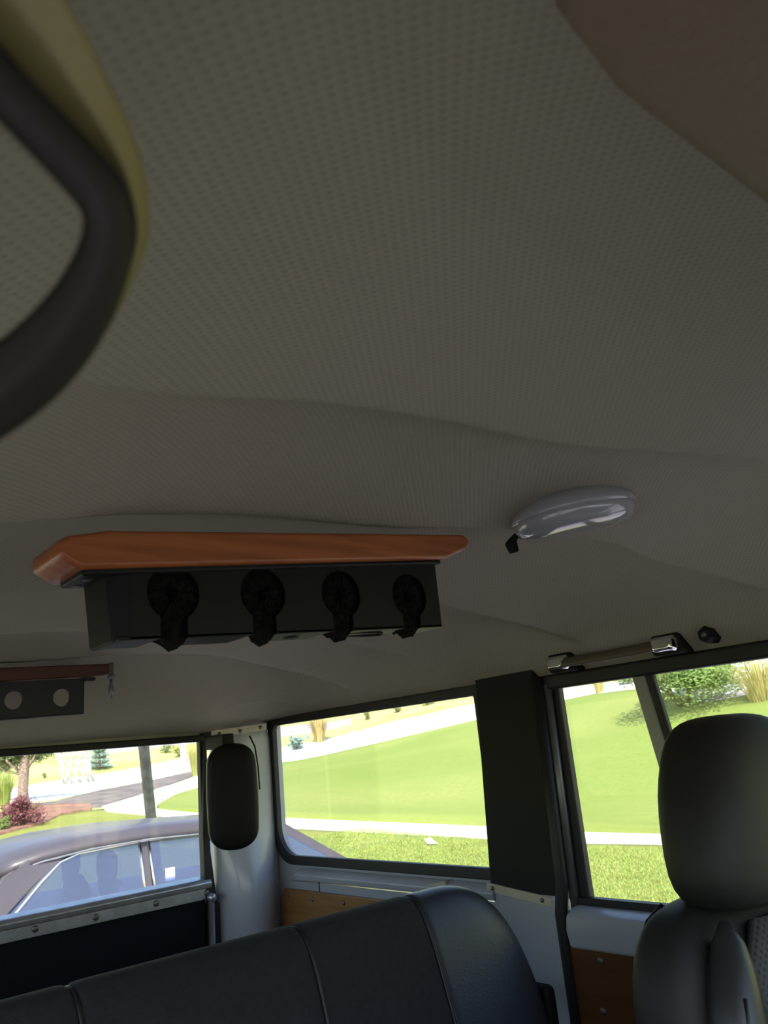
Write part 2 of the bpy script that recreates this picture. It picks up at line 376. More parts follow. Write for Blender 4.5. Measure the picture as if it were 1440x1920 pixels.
def side_door(sgn, X, n):
    dx = lambda v: X + sgn * v
    d = thing('door_%d' % n, (X, .84, .6), None, None, kind='structure')
    obj('door_shell', B().bx((dx(.0), .44, .62), (dx(.035), 1.20, 1.385)), MT['white'], d)
    obj('door_top_panel', B().prism([(dx(-.045), .50, 1.325), (dx(-.052), .50, 1.36), (dx(-.045), .50, 1.388), (dx(-.02), .50, 1.398), (dx(.01), .50, 1.40), (dx(.01), .50, 1.325)], (0, .655, 0)), MT['white'], d, bevel=.008)
    cd = obj('door_card', B().bx((dx(-.022), .50, .75), (dx(.0), 1.178, 1.325)), MT['door_wood'], d, bevel=.003)
    screw_at(cd, [(dx(-.0225), 1.10, 1.305), (dx(-.0225), 1.112, 1.215), (dx(-.0225), .90, 1.305), (dx(-.0225), .68, 1.305)], (-sgn, 0, 0), .007)
    # glass run channels
    loop = B().tube([(dx(-.002), 1.158, 1.39), (dx(-.002), 1.146, 1.845)], .010, 8)
    obj('run_channel', loop, MT['greym'], d, smooth=True)
    obj('frame_post', B().prism([(dx(.004), 1.125, 1.40), (dx(.004), 1.165, 1.40), (dx(.004), 1.16, 1.87), (dx(.004), 1.122, 1.87)], (sgn * .02, 0, 0)), MT['rubber'], d, bevel=.004)
    obj('upper_channel', B().bx((dx(-.010), .44, 1.833), (dx(.02), 1.175, 1.864)), MT['rubber'], d, bevel=.006)
    obj('sill_wipe', B().bx((dx(-.006), .50, 1.398), (dx(.016), 1.15, 1.413)), MT['rubber'], d, bevel=.003)
    obj('pane', B().prism([(dx(.008), .49, 1.39), (dx(.008), 1.14, 1.39), (dx(.008), 1.13, 1.855), (dx(.008), .49, 1.855)], (sgn * .003, 0, 0)), MT['pane'], d)
    dv = obj('divider_bar', B().prism([(dx(-.004), .842, 1.40), (dx(-.004), .872, 1.40), (dx(-.004), .932, 1.85), (dx(-.004), .902, 1.85)], (sgn * .018, 0, 0)), MT['greym'], d, bevel=.004)
    obj('divider_seal', B().prism([(dx(-.002), .826, 1.40), (dx(-.002), .845, 1.40), (dx(-.002), .905, 1.85), (dx(-.002), .886, 1.85)], (sgn * .014, 0, 0)), MT['rubber'], dv, bevel=.003)
    return d
side_door(1, W, 1)
# the near side of the body, out of view, lets daylight in the same way
wall_l, XL, dxl = side(-1)
window(3, rrect(1.352, 2.285, 1.445, 1.858, (.09, .02, .008, .01), XL), XL, -1, .026)
side_door(-1, XL, 2)
# front doors, dash and windscreen frame (behind the lens)
def front_door(sgn, X, n):
    dx = lambda v: X + sgn * v
    d = thing('door_%d' % n, (X, 0, .6), None, None, kind='structure')
    obj('door_shell', B().bx((dx(-.03), -.75, .62), (dx(.035), .44, 1.40)), MT['white'], d)
    obj('upper_channel', B().bx((dx(-.008), -.45, 1.835), (dx(.03), .44, 1.90)), MT['rubber'], d)
    obj('windscreen_post', B().prism([(dx(-.02), -.75, 1.38), (dx(-.02), -.66, 1.38), (dx(-.02), -.10, 1.90), (dx(-.02), -.22, 1.95)], (sgn * .06, 0, 0)), MT['trimblk'], d)
    obj('pane', B().prism([(dx(.008), -.70, 1.39), (dx(.008), .45, 1.39), (dx(.008), .45, 1.855), (dx(.008), -.20, 1.855)], (sgn * .003, 0, 0)), MT['pane'], d)
front_door(1, W, 3); front_door(-1, XL, 4)
wf = thing('wall_front', (CX, -.8, .6), None, None, kind='structure')
obj('dashboard', B().prism([(XLEFT, -.85, .6), (XLEFT, -.45, .6), (XLEFT, -.42, 1.30), (XLEFT, -.50, 1.40), (XLEFT, -.85, 1.40)], (W - XLEFT, 0, 0)), MT['trimblk'], wf, bevel=.02)
obj('header', B().bx((XLEFT, -.24, 1.86), (W, -.10, 2.06)), MT['headliner'], wf)
obj('hood', B().bx((XLEFT, -1.9, 1.15), (W, -.82, 1.33)), MT['white'], wf, bevel=.05)
# rear wall with tailgate
wr = thing('wall_rear', (CX, D, .6), None, None, kind='structure')
def pillar(xs, sgn):
    rows = []
    for z, fl in [(.6, .085), (1.10, .08), (1.38, .07), (1.47, .05), (1.54, .012), (1.70, 0), (1.90, 0)]:
        x0 = 1.232; e = xs
        pts = [(x0, D + .05), (x0, D - .005), (x0 + .012, D - .02 - fl * .3), (x0 + .055, D - .03 - fl), (x0 + .11, D - .035 - fl), (x0 + .155, D - .03 - fl * .6), (x0 + .185, D - .028 - fl * .2), (W - .012, D - .03), (W, D - .034), (W + .01, D + .05)]
        rows.append([Vector((p[0] if sgn > 0 else XLEFT + W - p[0], p[1], z)) for p in pts])
    return rows
for sgn in (1, -1):
    obj('corner_pillar', B().rings(pillar(1.23, sgn)), MT['white'], wr, smooth=True, sub=1)
obj('header', B().bx((XLEFT, D - .01, 1.835), (W, D + .06, 1.96)), MT['headliner'], wr)
tg = thing('tailgate', (CX, D, .6), 'rear tailgate with black carpeted lower panel and bright aluminium sill strip', 'tailgate')
TX1 = 1.222; TX0 = XLEFT + W - TX1
obj('carpet_panel', B().bx((TX0, D - .012, .62), (1.195, D + .01, 1.385)), MT['carpet'], tg, bevel=.004)
obj('tailgate_shell', B().bx((TX0, D + .012, .62), (TX1, D + .05, 1.40)), MT['white'], tg)
ss = obj('sill_strip', B().prism([(TX0, D - .024, 1.403), (TX0, D - .026, 1.418), (TX0, D - .018, 1.428), (TX0, D + .02, 1.434), (TX0, D + .02, 1.403)], (TX1 - .012 - TX0, 0, 0)), MT['alum'], tg, bevel=.003)
fl_ = obj('sill_flange', B().bx((TX0, D - .019, 1.374), (TX1 - .02, D - .012, 1.404)), MT['alum'], tg, bevel=.001)
scr = [onY(x, y + 2, D - .020) for x, y in [(66, 1740), (180, 1718), (293, 1692), (388, 1672)]]
screw_at(fl_, scr + [scr[0] + Vector((-.19 * k, 0, 0)) for k in (1, 2)], (0, -1, 0), .0085)
obj('edge_seal', B().bx((1.198, D - .02, .62), (1.236, D + .02, 1.36)), MT['rubber'], tg, bevel=.006)
obj('edge_seal', B().prism([(1.190, D - .02, 1.36), (1.228, D - .02, 1.36), (1.212, D - .02, 1.50), (1.21, D - .02, 1.82), (1.232, D - .02, 1.84), (1.20, D - .02, 1.84), (1.188, D - .02, 1.55)], (0, .03, 0)), MT['rubber'], tg, bevel=.004)
obj('stay_rod', B().tube([(1.203, D - .03, .8), (1.203, D - .03, 1.372)], .009, 10), MT['greym'], tg, smooth=True)
obj('latch_knob', B().lathe([(0, .012), (.01, .011), (.013, 0), (.012, -.01)], (1.203, D - .034, 1.378), (0, -1, 0), 14), MT['alum'], tg, smooth=True)
w2 = thing('window_2', (CX, D, 1.42), None, None, kind='structure')
obj('pane', B().bx((TX0, D + .004, 1.40), (1.215, D + .008, 1.85)), MT['pane'], w2)
obj('top_gasket', B().prism([(TX0, D - .02, 1.819), (1.23, D - .02, 1.815), (1.23, D - .02, 1.834), (TX0, D - .02, 1.838)], (0, .035, 0)), MT['rubber'], w2, bevel=.004)
obj('side_gasket', B().bx((1.190, D - .012, 1.42), (1.214, D + .012, 1.84)), MT['rubber'], w2, bevel=.004)
obj('side_gasket', B().bx((TX0 - .02, D - .012, 1.42), (TX0 + .02, D + .012, 1.84)), MT['rubber'], w2, bevel=.004)

# cream cover strip with screws above the rear corner pillar
pY = D - .075
st = thing('cover_strip', onY(450, 1380, pY), 'thin cream strip with three screws above the rear corner pillar', 'strip')
P = [onY(402, 1369, pY), onY(500, 1355, pY), onY(500, 1368, pY), onY(402, 1383, pY)]
obj('strip', B().prism(P, (0, .02, 0)), MT['cream'], st, bevel=.002)
screw_at(st, [onY(412, 1376, pY - .001), onY(451, 1371, pY - .001), onY(489, 1364, pY - .001)], (0, -1, 0), .006)

# ---------------------------------------------------------------- speaker on the rear pillar
sY = D - .17
cS = onY(436, 1492, sY)
sp = thing('pillar_speaker', onY(436, 1590, sY), 'long oval black speaker hanging on the white rear corner pillar', 'speaker')
wS = (onY(482, 1492, sY).x - onY(391, 1492, sY).x) / 2; hS = (onY(430, 1394, sY).z - onY(440, 1594, sY).z) / 2
fwd = Vector((-.45, -.89, 0)).normalized(); rgt = Vector((fwd.y * -1, fwd.x, 0)); rgt = rgt if rgt.x > 0 else -rgt
def stadium(w, h, n=10, e=2.4):
    P = []
    for k in range(4 * n):
        a = 2 * math.pi * k / (4 * n); cx_, sx_ = math.cos(a), math.sin(a); rr = w
        P.append((w * math.copysign(abs(cx_) ** (2 / e), cx_), (h - w) * math.copysign(1, sx_) * min(1, abs(sx_) * 3) + w * math.copysign(abs(sx_) ** (2 / e), sx_)))
    return P
def srings(spec, c):
    return [[c + rgt * x + Vector((0, 0, 1)) * y + fwd * d for x, y in stadium(w, h)] for w, h, d in spec]
wS *= .94
obj('housing', B().rings(srings([(wS * .70, hS * .86, -.085), (wS * .86, hS * .93, -.05), (wS * .97, hS * .985, -.02), (wS, hS, .0), (wS * .985, hS * .992, .014), (wS * .93, hS * .965, .024)], cS)), MT['rack'], sp, smooth=True)
obj('grille', B().rings(srings([(wS * .93, hS * .965, .018), (wS * .86, hS * .93, .026), (wS * .80, hS * .90, .028), (wS * .55, hS * .7, .034), (wS * .1, hS * .2, .036)], cS)), MT['trimblk'], sp, smooth=True)
obj('swivel_bracket', B().bx(cS + Vector((-.028, -.005, hS - .012)), cS + Vector((.010, .10, hS + .028))), MT['trimblk'], sp, bevel=.004)
wire = [onY(468, 1380, pY), onY(478, 1400, pY + .01), onY(484, 1440, pY + .02), onY(487, 1480, pY + .03)]
tag(obj('speaker_wire', B().tube(wire, .0025, 6), MT['trimblk'], smooth=True), 'thin dark cable running down the pillar beside the oval speaker', 'cable')

# ---------------------------------------------------------------- grab handle and hook on the right roof rail
gX = W - .045
ga, gb_ = onX(1052, 1243, gX), onX(1250, 1208, gX)
gh = thing('grab_handle', (gX, (ga.y + gb_.y) / 2, ga.z), 'tan strap grab handle with chrome end caps above the side door window', 'handle')
mid = (ga + gb_) / 2
obj('grip', B().tube([ga + Vector((-.012, 0, -.001)), lerp(ga, gb_, .25) + Vector((-.024, 0, -.003)), mid + Vector((-.028, 0, -.004)), lerp(ga, gb_, .75) + Vector((-.024, 0, -.003)), gb_ + Vector((-.012, 0, 0))], .0125, 12, flat=.55), MT['brown'], gh, smooth=True)
for k, p in enumerate((ga, gb_)):
    sg = 1 if k == 0 else -1
    cap = obj('end_cap', B().rings([[p + Vector((dx_, yy * w_, zz * w_)) for yy, zz in [(-.024, -.009), (-.02, -.014), (.02, -.014), (.024, -.009), (.024, .009), (.02, .014), (-.02, .014), (-.024, .009)]] for dx_, w_ in [(.03, 1.15), (-.006, 1.1), (-.02, .95), (-.026, .7)]]), MT['chrome'], gh, smooth=False, bevel=.002)
    obj('cap_base', B().rings([[p + Vector((dx_, yy * 1.3, zz * 1.3)) for yy, zz in [(-.024, -.011), (-.02, -.015), (.02, -.015), (.024, -.011), (.024, .011), (.02, .015), (-.02, .015), (-.024, .011)]] for dx_ in (.045, -.004)]), MT['trimblk'], cap, bevel=.002)
hp = onX(1328, 1190, gX + .005)
hk = thing('coat_hook', hp, 'small black six sided coat hook knob on the roof rail', 'hook')
obj('knob', B().rings([[hp + Vector((dx_, math.cos(a * math.pi / 3 + .5) * r_k, math.sin(a * math.pi / 3 + .5) * r_k)) for a in range(6)] for dx_, r_k in [(.045, .016), (-.008, .0165), (-.016, .013)]]), MT['trimblk'], hk, bevel=.0015)
obj('screw', B().lathe([(0, .003), (.005, .002), (.006, 0)], hp + Vector((-.016, 0, 0)), (-1, 0, 0), 10), MT['screw'], hk, smooth=True)

# ---------------------------------------------------------------- dome light
dc = onZ(1076, 970, 2.000)
for _ in range(8): dc = onZ(1076, 970, ceil(dc.x, dc.y) - .002)
dl = thing('dome_light', dc, 'round grey dome light with glossy lens on the headliner', 'light')
nrm = Vector((.125, .0, -1)).normalized(); dc = dc - nrm * .009
R0 = .089
obj('base_ring', B().lathe([(R0 * .9, -.02), (R0 * 1.0, -.002), (R0 * 1.012, .002), (R0, .005), (R0 * .96, .007)], dc, nrm, 40), MT['lens'], dl, smooth=True)
obj('lens', B().lathe([(R0 * .975, .005), (R0 * .972, .010), (R0 * .95, .017), (R0 * .90, .023), (R0 * .80, .028), (R0 * .55, .031), (R0 * .25, .033), (0, .0335)], dc, nrm, 40), MT['lens'], dl, smooth=True, label='smooth grey white lens')
sw = onZ(961, 1008, dc.z - .012)
obj('switch_lever', B().prism([sw + Vector((x * .7, -x * .7, z)) for x, z in [(-.013, -.008), (-.006, -.001), (.010, .012), (.012, .004), (.006, -.006), (.007, -.022), (-.008, -.024)]], (.004, .004, 0)), MT['trimblk'], dl, bevel=.003, label='small black switch tab')

# ---------------------------------------------------------------- front rod rack
RY = .786
def rk(x, y, Y=RY): return onY(x, y, Y)
bl, br_ = rk(103, 1034), rk(876, 1030)
tilt = (br_.z - bl.z) / (br_.x - bl.x)
def fz(x, dz=0): return bl.z + (x - bl.x) * tilt + dz          # line along the board
zc = fz(0) 
top_z = rk(500, 1001).z; xx500 = rk(500, 1001).x
tb = lambda x: top_z + (x - xx500) * tilt                       # top edge line of the board
bd = B(); x0, x1 = bl.x, br_.x; TH = .036
sec = []
bot = .012
prof = [(x0, -TH * .30), (x0, -TH * .72), (x0 + .022, -TH - .004), (x1 - .055, -TH), (x1 - .012, -TH * .62), (x1, -TH * .35), (x1 - .006, -.004), (x1 - .016, 0), (x0 + .05, 0), (x0 + .01, -.006)]
bd.prism([(x, RY - .01, tb(x) + dz) for x, dz in prof], (0, .085, 0))
tag(obj('rack_board', bd, MT['oak'], bevel=.006), 'orange stained wood board on the ceiling above the black four slot rod rack', 'board')
rt = thing('rod_rack', (rk(520, 1200).x, RY, rk(520, 1200).z), 'black rod rack with four foam lined keyhole slots hanging from the orange board', 'rod rack')
rx0, rx1 = rk(243, 1100).x, rk(820, 1100).x
ztop = lambda x: tb(x) - TH
zb0, zb1 = rk(240, 1200).z, rk(820, 1175).z
zbot = lambda x: lerp(zb0, zb1, (x - rx0) / (rx1 - rx0))
holes = [rk(x, y) for x, y in [(326, 1112), (494, 1113), (640, 1114), (768, 1117)]]
hr = (rk(375, 1110).x - rk(274, 1110).x) / 2 * .98
nw = hr * .52
poly = [(rx0, zbot(rx0))]
slots = []
for h in holes:
    hx, hz = h.x, h.z; xa, xb = hx - nw, hx + nw; slots.append((xa, xb))
    poly.append((xa, zbot(xa))); a0 = math.acos(nw / hr)
    n = 22
    for k in range(n + 1):
        a = math.pi + a0 - (math.pi + 2 * a0) * k / n; poly.append((hx + hr * math.cos(a), hz + hr * math.sin(a)))
    poly.append((xb, zbot(xb)))
poly += [(rx1, zbot(rx1)), (rx1, ztop(rx1)), (rx0, ztop(rx0))]
def tri_panel(poly, y0, y1):
    bm = bmesh.new(); vsx = [bm.verts.new((p[0], y0, p[1])) for p in poly]; f = bm.faces.new(vsx)
    r = bmesh.ops.extrude_face_region(bm, geom=[f]); bmesh.ops.translate(bm, verts=[v for v in r['geom'] if isinstance(v, bmesh.types.BMVert)], vec=(0, y1 - y0, 0))
    bmesh.ops.triangulate(bm, faces=[f for f in bm.faces if len(f.verts) > 4]); bm.verts.index_update()
    bb = B(); bb.v = [tuple(v.co) for v in bm.verts]; bb.f = [tuple(v.index for v in f.verts) for f in bm.faces]; bm.free(); return bb
obj('front_panel', tri_panel(poly, RY, RY + .005), MT['rack'], rt)
DEP = .062
lw = .004
obj('side_wall', B().prism([(rx0 - .014, RY + .012, zbot(rx0) - .001), (rx0 + .001, RY, zbot(rx0)), (rx0 + .001, RY, ztop(rx0)), (rx0 - .022, RY + .012, ztop(rx0))], (0, DEP, 0)), MT['rack'], rt, bevel=.002)
obj('side_wall', B().prism([(rx1 - .001, RY, zbot(rx1)), (rx1 + .002, RY + .002, zbot(rx1)), (rx1 + .002, RY + .002, ztop(rx1)), (rx1 - .001, RY, ztop(rx1))], (0, DEP, 0)), MT['rack'], rt)
edges = [rx0 - .012] + [e for s in slots for e in s] + [rx1]
for i in range(0, len(edges), 2):
    a, c_ = edges[i], edges[i + 1]
    bp_ = obj('bottom_plate', B().prism([(a, RY, zbot(a)), (c_, RY, zbot(c_)), (c_, RY, zbot(c_) + .004), (a, RY, zbot(a) + .004)], (0, DEP, 0)), MT['rack'], rt, bevel=.001)
    if i == 6:   # oval outline moulded into the underside
        cx_ = (a + c_) / 2; lp = [(cx_ + .030 * math.cos(2 * math.pi * k / 28), RY + DEP * .55 + .014 * math.sin(2 * math.pi * k / 28), zbot(cx_) - .0005) for k in range(28)]
        obj('oval_emblem', B().tube(lp, .0014, 6, closed=True), MT['trimblk'], bp_, smooth=True)
    if i == 4:
        cx_ = (a + c_) / 2; obj('plug', B().lathe([(0, .0015), (.009, .0012), (.010, -.001)], (cx_, RY + DEP * .55, zbot(cx_)), (0, 0, -1), 14), MT['trimblk'], bp_, smooth=True)
obj('top_plate', B().prism([(rx0 - .05, RY - .002, ztop(rx0 - .05)), (rx1 + .012, RY - .002, ztop(rx1 + .012)), (rx1 + .012, RY - .002, ztop(rx1 + .012) - .006), (rx0 - .05, RY - .002, ztop(rx0 - .05) - .010)], (0, DEP + .004, 0)), MT['rack'], rt, bevel=.004)
sc0 = (rx0 - .037, RY + .02, ztop(rx0 - .037) - .008)
screw_at(rt, [sc0, (rx0 - .037, RY + .05, ztop(rx0 - .037) - .008)], (0, 0, -1), .006)
random.seed(3)
for i, h in enumerate(holes):
    hx, hz = h.x, h.z; zb = zbot(hx)
    bb = B(); rows = []
    n = 28; ring_o = []
    out = []
    for k in range(n + 1):
        a = -math.pi / 2 + .55 + (2 * math.pi - 1.1) * k / n; out.append((hx + hr * 1.22 * math.cos(a), hz + hr * 1.22 * math.sin(a)))
    tail = [(hx - nw * 1.3, lerp(hz - hr * .8, zb, t)) for t in (.3, .6, .85)] + [(hx - nw * .4, zb + .006 * random.random() - .003), (hx - nw * .1, zb - .004), (hx + nw * .45, zb - .010), (hx + nw * .9, zb - .004)] + [(hx + nw * 1.3, lerp(hz - hr * .8, zb, t)) for t in (.85, .6, .3)]
    loop = out + tail
    rings = []
    for s_, y_ in [(1.0, RY + .030), (1.0, RY + .011), (.94, RY + .009), (.80, RY + .006), (.5, RY + .003), (.18, RY + .005), (.10, RY + .014)]:
        rings.append([Vector((hx + (p[0] - hx) * s_ + random.uniform(-.0008, .0008), y_ + random.uniform(-.0022, .0022), hz + (p[1] - hz) * (s_ if s_ < .9 else 1) + random.uniform(-.0008, .0008))) for p in loop])
    bb.rings(rings)
    obj('foam_insert', bb, MT['foam'], rt, smooth=False)

# ---------------------------------------------------------------- rear rod rack
QY = 2.02
q = lambda x, y: onY(x, y, QY)
qa, qb = q(0, 1253), q(203, 1245); s_ = (qb.z - qa.z) / (qb.x - qa.x)
line = lambda x: qb.z + (x - qb.x) * s_
TH2 = q(100, 1249).z - q(100, 1274).z
xl = .28
bd = B().prism([(xl, QY - .01, line(xl)), (xl, QY - .01, line(xl) - TH2), (q(192, 1266).x, QY - .01, line(qb.x) - TH2 * .92), (qb.x, QY - .01, line(qb.x) - TH2 * .78), (qb.x, QY - .01, line(qb.x))], (0, .07, 0))
tag(obj('rack_board', bd, MT['redwood'], bevel=.003), 'dark red brown wood board on the rear ceiling above the flat round holed rack', 'board')
r2 = thing('rod_rack', (q(80, 1345).x, QY, q(80, 1345).z), 'flat black rod rack plate with open round holes hanging at the rear', 'rod rack')
ax1 = q(158, 1300).x; zt2 = lambda x: line(x) - TH2; hb = q(100, 1272).z - q(100, 1341).z
cen = [q(116, 1308), q(26, 1313)]; dxh = cen[0].x - cen[1].x; cen += [cen[1] - Vector((dxh, 0, (cen[0].z - cen[1].z))), cen[1] - Vector((2 * dxh, 0, 2 * (cen[0].z - cen[1].z)))]
hr2 = (q(132, 1308).x - q(99, 1308).x) / 2
axl = cen[3].x - dxh * .5
n = 24
cs = sorted(cen, key=lambda p: p.x); bnd = [axl] + [(cs[i].x + cs[i + 1].x) / 2 for i in range(3)] + [ax1]
pb = B()
for i, c_ in enumerate(cs):     # one cell of the plate around each hole
    inn = [Vector((c_.x + hr2 * math.cos(2 * math.pi * k / n), QY, c_.z + hr2 * math.sin(2 * math.pi * k / n))) for k in range(n)]
    out = []
    for p in inn:
        dx_, dz_ = p.x - c_.x, p.z - c_.z; bx_ = (bnd[i + 1] - c_.x) if dx_ > 0 else (c_.x - bnd[i]); bz_ = (zt2(c_.x) - c_.z) if dz_ > 0 else (c_.z - zt2(c_.x) + hb)
        k_ = min(bx_ / max(abs(dx_), 1e-6), bz_ / max(abs(dz_), 1e-6)); out.append(Vector((c_.x + dx_ * k_, QY, c_.z + dz_ * k_)))
    # snap corners
    for tx, tz in [(bnd[i], zt2(c_.x) - hb), (bnd[i + 1], zt2(c_.x) - hb), (bnd[i], zt2(c_.x)), (bnd[i + 1], zt2(c_.x))]:
        j = min(range(n), key=lambda j: (out[j].x - tx) ** 2 + (out[j].z - tz) ** 2); out[j] = Vector((tx, QY, tz + (tx - c_.x) * s_))
    pb.ringplate(out, inn, (0, .012, 0))
pl = obj('plate', pb, MT['rack2'], r2)
obj('bottom_lip', B().prism([(axl, QY - .001, zt2(axl) - hb), (ax1, QY - .001, zt2(ax1) - hb), (ax1, QY - .001, zt2(ax1) - hb + .004), (axl, QY - .001, zt2(axl) - hb + .004)], (0, .03, 0)), MT['rack2'], r2, bevel=.001)
obj('mounting_ear', B().box((ax1 + .012, QY + .01, zt2(ax1) - .004), (.03, .03, .009)), MT['rack2'], r2, bevel=.003)
hk = q(205, 1262)
ho = thing('turnbuckle_hook', hk, 'small bronze metal pin hanging at the end of the red board', 'hook')
obj('strap', B().bx((hk.x - .006, QY - .014, q(205, 1268).z), (hk.x + .006, QY - .010, line(qb.x) + .002)), MT['brown'], ho, bevel=.001)
obj('collar', B().lathe([(.008, .006), (.009, .004), (.009, -.004), (.008, -.006)], (hk.x, QY - .012, q(205, 1271).z), n=12), MT['greym'], ho, smooth=True)
zz = [q(205, y).z for y in (1276, 1282, 1290, 1298, 1306, 1311)]
obj('pin', B().tube([(hk.x, QY - .012, z) for z in zz], [.0045, .004, .0065, .0075, .005, .0022], 10), MT['greym'], ho, smooth=True)

# ---------------------------------------------------------------- sun visor and passenger grab handle (close to the lens)
vz = 1.965
vrim = [(.152, -.12), (.150, .02), (.153, .06), (.165, .090), (.186, .104), (.22, .110), (.30, .110), (.55, .108), (.60, .10), (.62, .07), (.62, -.12)]
vs_ = thing('sun_visor', (.38, 0, vz), 'tan padded sun visor folded against the headliner, blurred, upper right corner', 'visor')
def vring(off, ins):
    cx_, cy_ = .385, -.01
    return [Vector((cx_ + (x - cx_) * (1 - ins), cy_ + (y - cy_) * (1 - ins * 1.5), vz + off - .10 * (y - .1) * 0)) for x, y in vrim]
obj('pad', B().rings([vring(.020, .05), vring(.014, .015), vring(.006, 0), vring(-.004, .015), vring(-.008, .05), vring(-.010, .3)]), MT['visor'], vs_, smooth=True)
obj('hinge_rod', B().tube([(.10, -.10, vz + .01), (.66, -.10, vz + .01)], .006, 8), MT['greym'], vs_, smooth=True)

gd = .165
def gp(x, y, d=gd): return atd(x, y, d)
# mid line of the dark band in the photo, closed off-frame to the left along the roof rail
midl = [(-420, -150), (-250, -60), (-100, 50), (0, 160), (70, 232), (135, 300), (190, 365), (205, 420), (192, 490), (155, 570), (100, 645), (30, 710), (-60, 770), (-180, 820), (-330, 850), (-480, 860)]
def dense(P, m=4):
    P = [Vector((*p, 0)) if len(p) == 2 else Vector(p) for p in P]; out = []
    for i in range(len(P) - 1):
        p0, p1, p2, p3 = P[max(i - 1, 0)], P[i], P[i + 1], P[min(i + 2, len(P) - 1)]
        for k in range(m):
            t = k / m; out.append(.5 * ((2 * p1) + (p2 - p0) * t + (2 * p0 - 5 * p1 + 4 * p2 - p3) * t * t + (3 * p1 - p0 - 3 * p2 + p3) * t ** 3))
    out.append(P[-1]); return out
ctr = M @ Vector((0, 0, 1))
ax_v = ray(60, 420)                      # loop plane faces the seat below
mp_ = dense(midl)
gr = thing('grab_handle', gp(-300, 420), 'dark brown looped grab handle with yellowish edge, blurred, upper left corner', 'handle')
def band(P, wpx, d0, d1, ddx=(0, 0)):
    rings = []
    for i, p in enumerate(P):
        a, c_ = P[max(i - 1, 0)], P[min(i + 1, len(P) - 1)]; t = (c_ - a).normalized(); nn = Vector((t.y, -t.x, 0))
        w_ = wpx(i / (len(P) - 1)) if callable(wpx) else wpx
        q1, q2 = p + nn * w_ / 2 , p - nn * w_ / 2
        mid_ = (q1 + q2) / 2
        rings.append([gp(q1.x, q1.y, d0), gp(lerp(q1.x, q2.x, .5), lerp(q1.y, q2.y, .5), d0 - .003), gp(q2.x, q2.y, d0), gp(q2.x, q2.y, d1), gp(q1.x, q1.y, d1)])
    return rings
obj('grip_band', B().rings(band(mp_, lambda t: 100 if t < .45 else 100 + 55 * sst(.45, .75, t), gd, gd + .012)), MT['gripdark'], gr, smooth=False, bevel=.003)
outl = [(-330, -330, 200), (-180, -200, 195), (-30, -60, 180), (70, 55, 150), (146, 165, 116), (222, 288, 76), (254, 392, 50), (256, 465, 34), (222, 560, 24), (172, 640, 22), (128, 694, 18)]
op = dense(outl); wid = [p.z for p in op]; op = [Vector((p.x, p.y, 0)) for p in op]
obj('edge_trim', B().rings(band(op, lambda t: wid[min(len(wid) - 1, int(round(t * (len(wid) - 1))))], gd + .0125, gd + .030)), MT['gripcream'], gr, smooth=False, bevel=.002)
for yy in (-240, 860):
    obj('mount', B().box(gp(-500, yy * .8 + 60, gd + .02), (.05, .05, .05)), MT['gripcream'], gr, bevel=.008)

# ---------------------------------------------------------------- rear bench seat
bs = thing('bench_seat', (.72, 1.2, .6), 'dark charcoal rear bench seat with stitched cloth panels and smoother vinyl end', 'bench seat')
PROF = [(1.00, .70), (1.03, .95), (1.09, 1.20), (1.135, 1.36), (1.158, 1.43), (1.18, 1.468), (1.205, 1.484), (1.235, 1.482), (1.262, 1.465), (1.278, 1.43), (1.282, 1.36), (1.26, 1.0), (1.25, .70)]
cyp, czp = 1.16, 1.1
def dense2(P, m=4):
    out = []
    for i in range(len(P) - 1):
        p0, p1, p2, p3 = [Vector(P[max(0, min(len(P) - 1, i + k))]) for k in (-1, 0, 1, 2)]
        for k in range(m):
            t = k / m; v = .5 * ((2 * p1) + (p2 - p0) * t + (2 * p0 - 5 * p1 + 4 * p2 - p3) * t * t + (3 * p1 - p0 - 3 * p2 + p3) * t ** 3); out.append((v.x, v.y))
    return out + [P[-1]]
PROF = dense2(PROF)
def panel(xa, xb, fn=None, n=14):
    rows = []
    for k in range(n + 1):
        t = k / n; x = lerp(xa, xb, t); dE = min(x - xa, xb - x)
        ins = .007 * (1 - min(1, dE / .012)) ** 2
        row = []
        for y, z in PROF:
            dirv = Vector((0, y - cyp, (z - czp) * .6)).normalized()
            p = Vector((x, y, z)) - dirv * ins
            if fn: p = fn(p)
            row.append(p)
        rows.append(row)
    return rows
def shape(p):    # rounded right hand shoulder
    z_lim = 1.487
    if p.x > 1.10:
        t = min(1, (p.x - 1.09) / .228); z_lim = 1.487 - .30 * (1 - math.sqrt(max(0, 1 - t ** 2.6)))
        k = (z_lim - .7) / (1.487 - .7); p = Vector((p.x, p.y, .7 + (p.z - .7) * k))
        mid_y = 1.19; p.y = mid_y + (p.y - mid_y) * (1 - .35 * t ** 3)
    if p.x < .20:
        t = (.20 - p.x) / .12; k = 1 - .16 * (1 - math.sqrt(max(0, 1 - min(1, t) ** 2.4))); p = Vector((p.x, p.y, .7 + (p.z - .7) * k))
    return p
segs = [(.10, .425, 'seatcloth'), (.425, .785, 'seatcloth'), (.785, 1.03, 'seatcloth'), (1.03, 1.318, 'seatvinyl')]
for xa, xb, mm in segs:
    o = obj('backrest_panel' if mm == 'seatcloth' else 'end_bolster', B().rings(panel(xa, xb, shape, 40)), MT[mm], bs, smooth=True)
for xs in (.425, .785, 1.03):
    pth = [shape(Vector((xs, y - .001, z))) for y, z in PROF[4:-8]]
    obj('seam_piping', B().tube([p + (Vector((p.x, cyp, czp)) - p).normalized() * .006 for p in pth], .0035, 6), MT['piping'], bs, smooth=True)
obj('seat_cushion', B().bx((.10, .80, .95), (1.33, 1.06, 1.10)), MT['seatcloth'], bs, bevel=.04)
